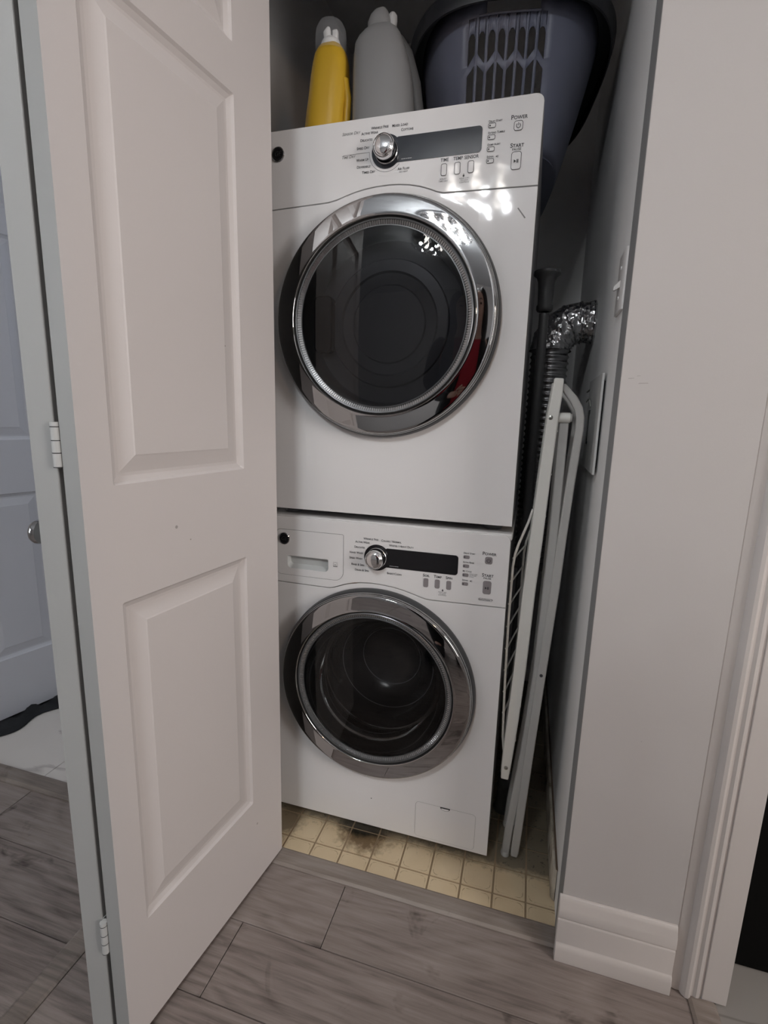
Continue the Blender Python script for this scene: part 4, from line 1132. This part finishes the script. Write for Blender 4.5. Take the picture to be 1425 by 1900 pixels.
# folded wing: thin frame with its own wires
wing = [(0.3390, 0.905), (0.3315, 0.875), (0.3150, 0.825), (0.3085, 0.800), (0.3055, 0.770), (0.3050, 0.640), (0.3075, 0.50), (0.3110, 0.39), (0.3130, 0.340), (0.3165, 0.312), (0.3190, 0.300)]
for yy, ox in ((RY0+0.014, 0.0), (RY1-0.008, 0.0225)):
    MB().tube([(p[0]+ox, yy, p[1]) for p in wing], 0.0029, 10).build('wing_frame', RACKW, rk, smooth=True)
for k, z in enumerate((0.79, 0.735, 0.68, 0.625, 0.57, 0.515, 0.46, 0.405)):
    wx = [p for p in wing]
    for a, b in zip(wing[:-1], wing[1:]):
        if b[1] <= z <= a[1]: xw = a[0] + (b[0]-a[0])*(a[1]-z)/(a[1]-b[1])
    MB().tube([(xw-0.0030, RY0+0.011, z), (xw, RY0+0.014, z), (xw+0.0225, RY1-0.008, z)], 0.0020, 8).build('wing_wire', RACKW, rk, smooth=True)
# legs: two flattened tubes at the front and two at the back
legA = [(0.3870, 1.115), (0.3870, 0.96), (0.3865, 0.84), (0.3840, 0.718), (0.3795, 0.511), (0.3665, 0.309), (0.3455, 0.077), (0.3415, 0.004)]
legB = [(0.3770, 1.172), (0.3837, 1.163), (0.4012, 1.143), (0.4130, 1.124), (0.4180, 1.105), (0.4185, 1.080), (0.4110, 0.964), (0.4050, 0.845), (0.4000, 0.726), (0.3890, 0.521), (0.3785, 0.322), (0.3680, 0.097), (0.3640, 0.022), (0.3631, 0.010)]
for (ya, yb2) in ((RY0+0.020, RY0+0.036), (RY1-0.036, RY1-0.020)):
    la_ = flatbar(legA, 0.0195, ya, yb2, 'leg', RACKG)
for (ya, yb2) in ((RY0+0.002, RY0+0.018), (RY1-0.050, RY1-0.034)):
    lb_ = flatbar(legB, [0.010, 0.014, 0.0165, 0.0165, 0.0165, 0.0165, 0.0175, 0.0185, 0.0195, 0.0195, 0.0195, 0.0195, 0.0195, 0.016], ya+0.012, yb2+0.012, 'leg', RACKG)
for yy in (RY0, RY1-0.06):
    MB().lathe([(0.0, 0.0), (0.0105, 0.0), (0.0115, 0.004), (0.0105, 0.012), (0.0, 0.013)], (0.3415, yy+0.028, 0.0), 'z', 16).build('foot_cap', mat('rack_cap', (0.5, 0.49, 0.46), 0.5), rk, smooth=True)
# pivot barrel and screws
MB().tube([(0.372, RY0+0.022, 1.104), (0.398, RY0+0.022, 1.104)], [0.0108, 0.0108], 20).build('pivot', RACKW, rk, smooth=True)
MB().tube([(0.398, RY0+0.022, 1.104), (0.402, RY0+0.022, 1.104)], [0.0090, 0.0085], 20).build('pivot_end', RACKG, rk, smooth=True)
for (sx_, sz_) in ((0.3585, 1.104), (0.3262, 0.268)):
    MB().lathe([(0.0048, 0.0), (0.0045, -0.0014), (0.0028, -0.0022), (0.0, -0.0024)], (sx_, RY0, sz_), 'y', 16).build('screw', STEEL, rk, smooth=True)
MB().lathe([(0.0038, 0.0), (0.0036, -0.0012), (0.0, -0.0016)], (0.3880, RY0+0.014, 0.515), 'y', 14).build('rivet', INK, rk, smooth=True)

# toggle light switch on the side wall
def wx_(y): return 0.4585 + (0.4560-0.4585)*(y+0.105)/(0.96+0.105)
sw = thing('light_switch', (0.4585, -0.063, 1.34), 'white toggle light switch on the closet side wall', 'light switch')
xs_ = wx_(-0.02)
MB().prism([(xs_-0.0002, -0.100), (xs_-0.0002, -0.026), (xs_-0.002, -0.026), (xs_-0.0050, -0.031), (xs_-0.0058, -0.093), (xs_-0.0035, -0.100)], 'z', 1.290, 1.392).build('switch_plate', SWITCHP, sw, bevel=0.0012)
tg = MB().prism([(xs_-0.004, 1.341-0.0075), (xs_-0.004, 1.341+0.006), (xs_-0.0150, 1.3355), (xs_-0.0160, 1.3300), (xs_-0.0140, 1.3280)], 'y', -0.068, -0.058)
tg.build('toggle', SWITCHP, sw, bevel=0.0012)
for zz in (1.366, 1.316): MB().lathe([(0.0032, 0.0), (0.003, -0.0010), (0.0, -0.0012)], (xs_-0.0055, -0.063, zz), 'x', 12).build('screw', WHITEP, sw, smooth=True)

# square cover board loosely fixed over a box, with a slot
cvp = thing('cover_plate', (0.4565, 0.13, 1.09), 'square grey cover board with slot standing off the closet wall', 'cover plate')
xp = 0.4500; xq = 0.4515
cv = MB().prism([(xp-0.0015, 0.008), (xp+0.0030, 0.008), (xq+0.0030, 0.250), (xq-0.0015, 0.250)], 'z', 0.990, 1.193).build('board', PLATEP, cvp, bevel=0.0006)
MB().box(xp+0.0029, wx_(0.1)-0.0002, 0.030, 0.230, 1.002, 1.180).build('wall_box', SEAM, cvp)
xm = xp-0.0012
for (za, zb2, ya, yb2) in ((1.050, 1.118, 0.186, 0.194), (1.116, 1.124, 0.170, 0.194), (1.046, 1.052, 0.178, 0.193)):
    MB().box(xm-0.0010, xm+0.001, ya, yb2, za, zb2).build('slot', SEAM, cvp)
MB().tube([(xm-0.0005, 0.166, 1.132), (xm-0.003, 0.170, 1.146), (xm-0.004, 0.190, 1.150), (xm-0.005, 0.225, 1.144)], 0.0015, 8).build('bent_wire', STEEL, cvp, smooth=True)
MB().tube([(xm+0.002, 0.236, 1.174), (xm-0.004, 0.246, 1.168)], 0.0018, 8).build('nail', STEEL, cvp, smooth=True)

# ------------------------------------------------------------------ far left and right edges
# black plastic bag or cloth lying under the bathroom door
def cloth():
    bm = bmesh.new(); nx, ny = 26, 12
    g_ = []
    for i_ in range(nx+1):
        row = []
        for j_ in range(ny+1):
            u, v = i_/nx, j_/ny
            x = -1.44 + 0.115*v + 0.075*u; y = -0.02 + 0.34*u
            h_ = 0.004 + 0.016*abs(math.sin(13*u+5*v))*(0.5+0.5*abs(math.sin(31*u*v+4*u)))*math.sin(PI*min(1, max(0, v)))*math.sin(PI*u) + 0.008*math.sin(23*u-7*v)*math.sin(PI*v)*math.sin(PI*u)
            x += 0.018*math.sin(11*u)*(v)
            row.append(bm.verts.new((x, y, max(0.0025, h_))))
        g_.append(row)
    for i_ in range(nx):
        for j_ in range(ny): bm.faces.new((g_[i_][j_], g_[i_+1][j_], g_[i_+1][j_+1], g_[i_][j_+1]))
    bmesh.ops.recalc_face_normals(bm, faces=bm.faces)
    me = bpy.data.meshes.new('black_cloth'); bm.to_mesh(me); bm.free(); return me
cl = finish('black_cloth', cloth(), CLOTH, None, smooth=True, angle=180)
so = cl.modifiers.new('solid', 'SOLIDIFY'); so.thickness = 0.0015; so.offset = 0
tag(cl, 'crumpled black cloth on the marble under the bathroom door', 'cloth')
# black cabinet just beyond the right doorway
bc = thing('black_cabinet', (1.15, 0.2, 0), 'plain black cabinet front beyond the right door frame', 'cabinet')
MB().box(0.772, 1.40, -0.058, 0.52, 0.0, 1.90).build('body', BLACK, bc, bevel=0.003)
MB().box(0.774, 1.398, -0.078, -0.060, 0.004, 1.25).build('door', BLACK, bc, bevel=0.003)
dd_ = MB().box(0.774, 1.398, -0.078, -0.060, 1.256, 1.896).build('door', BLACK, bc, bevel=0.003)
MB().tube([(1.34, -0.078, 0.75), (1.34, -0.108, 0.77), (1.34, -0.108, 1.18), (1.34, -0.078, 1.20)], 0.008, 10).build('handle', BEZEL, bc, smooth=True)

# ------------------------------------------------------------------ lamps of the place (behind the photographer)
lamp = thing('ceiling_lamp', (-0.10, -2.10, H), 'flush crystal ceiling lamp reflected in the dryer', 'lamp')
MB().lathe([(0.0, 0.0), (0.27, 0.0), (0.27, -0.022), (0.0, -0.022)], (-0.10, -2.10, H), 'z', 48).build('base_plate', BRIGHT, lamp, smooth=True)
cry = MB()
for (R_, nn, zz) in ((0.27, 46, -0.055), (0.27, 46, -0.095), (0.22, 38, -0.125), (0.16, 28, -0.145), (0.10, 18, -0.16), (0.04, 8, -0.17)):
    for k in range(nn):
        a = 2*PI*(k + (0.5 if zz < -0.09 else 0))/nn
        cx_, cy_, cz_ = -0.10+R_*math.cos(a), -2.10+R_*math.sin(a), H+zz
        s_ = 0.0135
        cry.add([(cx_+s_, cy_, cz_), (cx_, cy_+s_, cz_), (cx_-s_, cy_, cz_), (cx_, cy_-s_, cz_), (cx_, cy_, cz_+s_*1.4), (cx_, cy_, cz_-s_*1.4)],
                [(0, 1, 4), (1, 2, 4), (2, 3, 4), (3, 0, 4), (1, 0, 5), (2, 1, 5), (3, 2, 5), (0, 3, 5)])
cry.build('crystals', glass_mat('crystal', (0.97, 0.98, 1.0), 0.0, 1.9), lamp, kind='stuff')
BULB = mat('bulb_glow', (1, 1, 1), 0.5, emit=(1.0, 0.93, 0.85), estr=25)
for k in range(6):
    a = 2*PI*k/6 + 0.4
    bx, by = -0.10+0.16*math.cos(a), -2.10+0.16*math.sin(a)
    MB().lathe([(0.0, -0.118), (0.018, -0.112), (0.027, -0.095), (0.026, -0.075), (0.016, -0.052), (0.013, -0.022)], (bx, by, H), 'z', 20).build('bulb', BULB, lamp, smooth=True)
for k in range(12):
    a = 2*PI*k/8 + 0.4; rr_ = 0.19 if k < 8 else 0.085
    pl = bpy.data.lights.new('ceiling_lamp_light', 'POINT'); pl.energy = 4.6; pl.color = (0.92, 0.965, 1.0); pl.shadow_soft_size = 0.014
    po = bpy.data.objects.new('ceiling_lamp_light', pl); C.objects.link(po); po.location = (rr_*math.cos(a), rr_*math.sin(a), -0.125 if k < 8 else -0.165); po.parent = lamp
# warm lamp in the room on the right
kl = thing('pendant_lamp', (1.5, -1.75, H), 'warm pendant lamp in the side room behind the photographer', 'lamp')
MB().tube([(1.5, -1.75, H), (1.5, -1.75, 1.98)], 0.004, 8).build('cord', INK, kl)
MB().lathe([(0.02, 1.98), (0.05, 1.97), (0.13, 1.84), (0.125, 1.84), (0.045, 1.962)], (1.5, -1.75, 0), 'z', 32).build('lamp_shade', RODM, kl, smooth=True)
MB().lathe([(0.0, 1.84), (0.022, 1.85), (0.03, 1.88), (0.02, 1.92), (0.012, 1.95)], (1.5, -1.75, 0), 'z', 20).build('bulb', mat('warm_bulb', (1, 1, 1), 0.5, emit=(1.0, 0.72, 0.45), estr=40), kl, smooth=True)
pl = bpy.data.lights.new('pendant_light', 'POINT'); pl.energy = 9; pl.color = (1.0, 0.66, 0.40); pl.shadow_soft_size = 0.04
po = bpy.data.objects.new('pendant_light', pl); C.objects.link(po); po.location = (0, 0, 1.80-H); po.parent = kl

# ------------------------------------------------------------------ the photographer, seen only in the door rings
def skin_obj(name, joints, edges, m, parent, sub=2, root=0):
    """joints: (x, y, z, rx[, ry]) in the person's frame; grown with a Skin modifier"""
    me = bpy.data.meshes.new(name); me.from_pydata([PF(j[0], j[1], j[2]) for j in joints], edges, [])
    o = bpy.data.objects.new(name, me); C.objects.link(o)
    o.parent = parent; o.matrix_parent_inverse = Matrix.Translation(-ROOTLOC[parent.name]) if parent.name in ROOTLOC else Matrix()
    sk = o.modifiers.new('skin', 'SKIN'); sk.use_smooth_shade = True
    lay = me.skin_vertices[0].data
    for i_, j in enumerate(joints):
        lay[i_].radius = (j[3], j[4] if len(j) > 4 else j[3]); lay[i_].use_root = (i_ == root)
    sb = o.modifiers.new('sub', 'SUBSURF'); sb.levels = 1; sb.render_levels = sub
    me.materials.append(m)
    return o
PX, PY, PYAW = 0.165, -1.410, 0.0
def PF(x, y, z):
    return (PX + x*math.cos(PYAW) + y*math.sin(PYAW), PY - x*math.sin(PYAW) + y*math.cos(PYAW), z*1.03 if z < 1.0 else z+0.03)
SKIN = mat('skin', (0.52, 0.33, 0.26), 0.55)
HAIR = mat('hair_black', (0.012, 0.010, 0.010), 0.45)
JACK = mat('jacket_black', (0.012, 0.012, 0.014), 0.8)
REDT = mat('red_top', (0.35, 0.015, 0.03), 0.75)
TROU = mat('trousers_black', (0.016, 0.016, 0.018), 0.85)
pe = thing('person', (PX, PY, 0), 'person in black jacket over red top holding up a phone, mirrored in the dryer door', 'person')
HR = (0.222, 0.215, 0.985)      # right wrist, by the phone
HL = (-0.075, 0.165, 1.055)     # left wrist, bent in front of the waist
body = [(0, 0, 0.90, 0.13, 0.10), (0, 0, 1.02, 0.12, 0.09), (0, 0.005, 1.18, 0.13, 0.09), (0, 0, 1.33, 0.13, 0.085), (0, -0.005, 1.41, 0.05), (0, 0.015, 1.475, 0.052),
        (0, 0.025, 1.530, 0.062, 0.072), (0, 0.020, 1.60, 0.078, 0.090), (0, 0.005, 1.660, 0.058, 0.068),
        (0.155, -0.01, 1.345, 0.048), (0.225, 0.03, 1.09, 0.038), HR + (0.026,), (0.212, 0.266, 1.004, 0.024),
        (-0.155, -0.01, 1.345, 0.048), (-0.215, -0.01, 1.09, 0.038), HL + (0.026,), (-0.040, 0.190, 1.062, 0.028),
        (0.09, 0, 0.80, 0.085), (0.10, 0.01, 0.47, 0.058), (0.10, -0.01, 0.09, 0.040), (0.105, 0.10, 0.04, 0.035),
        (-0.09, 0, 0.80, 0.085), (-0.10, 0.01, 0.47, 0.058), (-0.10, -0.01, 0.09, 0.040), (-0.105, 0.10, 0.04, 0.035)]
be = [(0,1),(1,2),(2,3),(3,4),(4,5),(5,6),(6,7),(7,8),(3,9),(9,10),(10,11),(11,12),(3,13),(13,14),(14,15),(15,16),(0,17),(17,18),(18,19),(19,20),(0,21),(21,22),(22,23),(23,24)]
bo_ = skin_obj('body', body, be, SKIN, pe)
# right hand: fingers behind the phone, thumb along its edge
for dz_, ln in ((0.032, 0.9), (0.013, 1.0), (-0.006, 0.95), (-0.024, 0.8)):
    skin_obj('finger', [(0.214, 0.275, 1.006+dz_*0.8, 0.0098), (0.212, 0.307, 1.008+dz_, 0.0088), (0.204, 0.327, 1.010+dz_, 0.0080), (0.204-0.016*ln, 0.3285, 1.011+dz_, 0.0070)], [(0,1),(1,2),(2,3)], SKIN, bo_, 1)
skin_obj('thumb', [(0.206, 0.262, 1.020, 0.0110), (0.190, 0.280, 1.040, 0.0098), (0.176, 0.291, 1.052, 0.0082)], [(0,1),(1,2)], SKIN, bo_, 1)
# left hand: relaxed, half curled
for dz_, ln in ((0.030, 0.9), (0.011, 1.0), (-0.008, 0.95), (-0.025, 0.8)):
    skin_obj('finger', [(-0.034, 0.194, 1.062+dz_*0.8, 0.0098), (0.000, 0.214, 1.060+dz_, 0.0088), (0.018*ln, 0.205, 1.056+dz_, 0.0080), (0.020*ln, 0.186, 1.053+dz_, 0.0070)], [(0,1),(1,2),(2,3)], SKIN, bo_, 1)
skin_obj('thumb', [(-0.050, 0.190, 1.080, 0.0110), (-0.030, 0.206, 1.102, 0.0096), (-0.012, 0.212, 1.112, 0.0082)], [(0,1),(1,2)], SKIN, bo_, 1)
# face
for sgn in (1, -1):
    MB().lathe([(0.0, -0.006), (0.008, -0.004), (0.011, 0.0), (0.008, 0.004), (0.0, 0.006)], PF(sgn*0.030, 0.096, 1.580), 'z', 12).build('eye', mat('eye_dark', (0.03, 0.02, 0.02), 0.2), bo_, smooth=True)
    skin_obj('eyebrow', [(sgn*0.016, 0.103, 1.602, 0.003), (sgn*0.032, 0.100, 1.606, 0.0035), (sgn*0.046, 0.090, 1.602, 0.002)], [(0,1),(1,2)], HAIR, bo_, 1)
    skin_obj('ear', [(sgn*0.074, 0.01, 1.60, 0.010), (sgn*0.080, 0.005, 1.58, 0.011), (sgn*0.074, 0.01, 1.555, 0.008)], [(0,1),(1,2)], SKIN, bo_, 1)
skin_obj('nose', [(0, 0.100, 1.588, 0.007), (0, 0.112, 1.556, 0.010), (0, 0.104, 1.546, 0.009)], [(0,1),(1,2)], SKIN, bo_, 1)
skin_obj('mouth', [(-0.020, 0.088, 1.518, 0.004), (0, 0.096, 1.518, 0.006), (0.020, 0.088, 1.518, 0.004)], [(0,1),(1,2)], mat('lips', (0.35, 0.12, 0.11), 0.5), bo_, 1)
# long dark hair: crown, back and two falls beside the face
skin_obj('hair', [(0, 0.010, 1.672, 0.050, 0.055), (0, -0.030, 1.640, 0.088, 0.076), (0, -0.055, 1.55, 0.098, 0.060), (0, -0.080, 1.42, 0.11, 0.050), (0, -0.090, 1.28, 0.10, 0.035)], [(0,1),(1,2),(2,3),(3,4)], HAIR, bo_)
for sgn in (1, -1):
    skin_obj('hair_fall', [(sgn*0.030, 0.045, 1.680, 0.030), (sgn*0.070, 0.040, 1.645, 0.030), (sgn*0.088, 0.030, 1.57, 0.028), (sgn*0.090, 0.040, 1.47, 0.032), (sgn*0.085, 0.075, 1.36, 0.028), (sgn*0.080, 0.100, 1.26, 0.012)], [(0,1),(1,2),(2,3),(3,4),(4,5)], HAIR, bo_)
# clothes
skin_obj('red_top', [(0, 0.006, 0.84, 0.175, 0.140), (0, 0.006, 0.95, 0.170, 0.136), (0, 0.008, 1.05, 0.165, 0.130), (0, 0.012, 1.18, 0.175, 0.132), (0, 0.006, 1.33, 0.185, 0.118), (0, 0.0, 1.405, 0.085, 0.085)], [(0,1),(1,2),(2,3),(3,4),(4,5)], REDT, bo_)
skin_obj('jacket', [(0, -0.055, 0.74, 0.21, 0.125), (0, -0.055, 0.90, 0.205, 0.125), (0, -0.052, 1.05, 0.200, 0.120), (0, -0.050, 1.20, 0.210, 0.125), (0, -0.045, 1.345, 0.205, 0.110), (0, -0.040, 1.42, 0.12, 0.07)], [(0,1),(1,2),(2,3),(3,4),(4,5)], JACK, bo_)
for sgn, el, wr in ((1, (0.232, 0.028, 1.09), (0.226, 0.195, 0.992)), (-1, (-0.222, -0.012, 1.09), (-0.092, 0.148, 1.053))):
    skin_obj('jacket_sleeve', [(sgn*0.105, -0.02, 1.365, 0.070), (sgn*0.165, -0.012, 1.345, 0.072), (sgn*0.195, 0.0, 1.22, 0.064), el + (0.058,), wr + (0.044,)], [(0,1),(1,2),(2,3),(3,4)], JACK, bo_)
    pn = [(sgn*0.085, 0.078, 1.385, 0.036), (sgn*0.105, 0.105, 1.25, 0.040), (sgn*0.115, 0.110, 1.08, 0.042), (sgn*0.120, 0.105, 0.90, 0.044), (sgn*0.125, 0.095, 0.74, 0.044)]
    skin_obj('jacket_front', pn, [(0,1),(1,2),(2,3),(3,4)], JACK, bo_)
skin_obj('trousers', [(0, 0, 0.93, 0.150, 0.125), (0, 0, 0.84, 0.165, 0.135), (0.095, 0, 0.74, 0.110), (0.10, 0.01, 0.47, 0.086), (0.10, -0.005, 0.14, 0.072), (0.10, -0.005, 0.020, 0.070), (-0.095, 0, 0.74, 0.110), (-0.10, 0.01, 0.47, 0.086), (-0.10, -0.005, 0.14, 0.072), (-0.10, -0.005, 0.020, 0.070)], [(0,1),(1,2),(2,3),(3,4),(4,5),(1,6),(6,7),(7,8),(8,9)], TROU, bo_)
for sgn in (1, -1):
    skin_obj('shoe', [(sgn*0.10, -0.045, 0.048, 0.058, 0.052), (sgn*0.10, 0.03, 0.046, 0.056, 0.050), (sgn*0.105, 0.12, 0.038, 0.056, 0.042), (sgn*0.107, 0.19, 0.032, 0.044, 0.034)], [(0,1),(1,2),(2,3)], JACK, bo_, 1)
# the phone, its lens end at the viewpoint
ph = thing('phone', (CX - fw.x*0.014, CY - fw.y*0.014, CZ - 0.07), 'black phone held up by the person mirrored in the dryer', 'phone')
o = MB().prism(rrect(-0.036, 0.036, -0.132, 0.022, 0.009), 'y', -0.0045, 0.0045).build('phone_case', BLACKG, ph, bevel=0.0015)
o.matrix_parent_inverse = Matrix()
Mp = Matrix((r2, fw, u2)).transposed().to_4x4(); Mp.translation = Vector((CX, CY, CZ)) - fw*0.016
o.matrix_world = Mp
o.matrix_parent_inverse = Matrix.Translation(-ROOTLOC['phone'])
o.matrix_basis = Mp
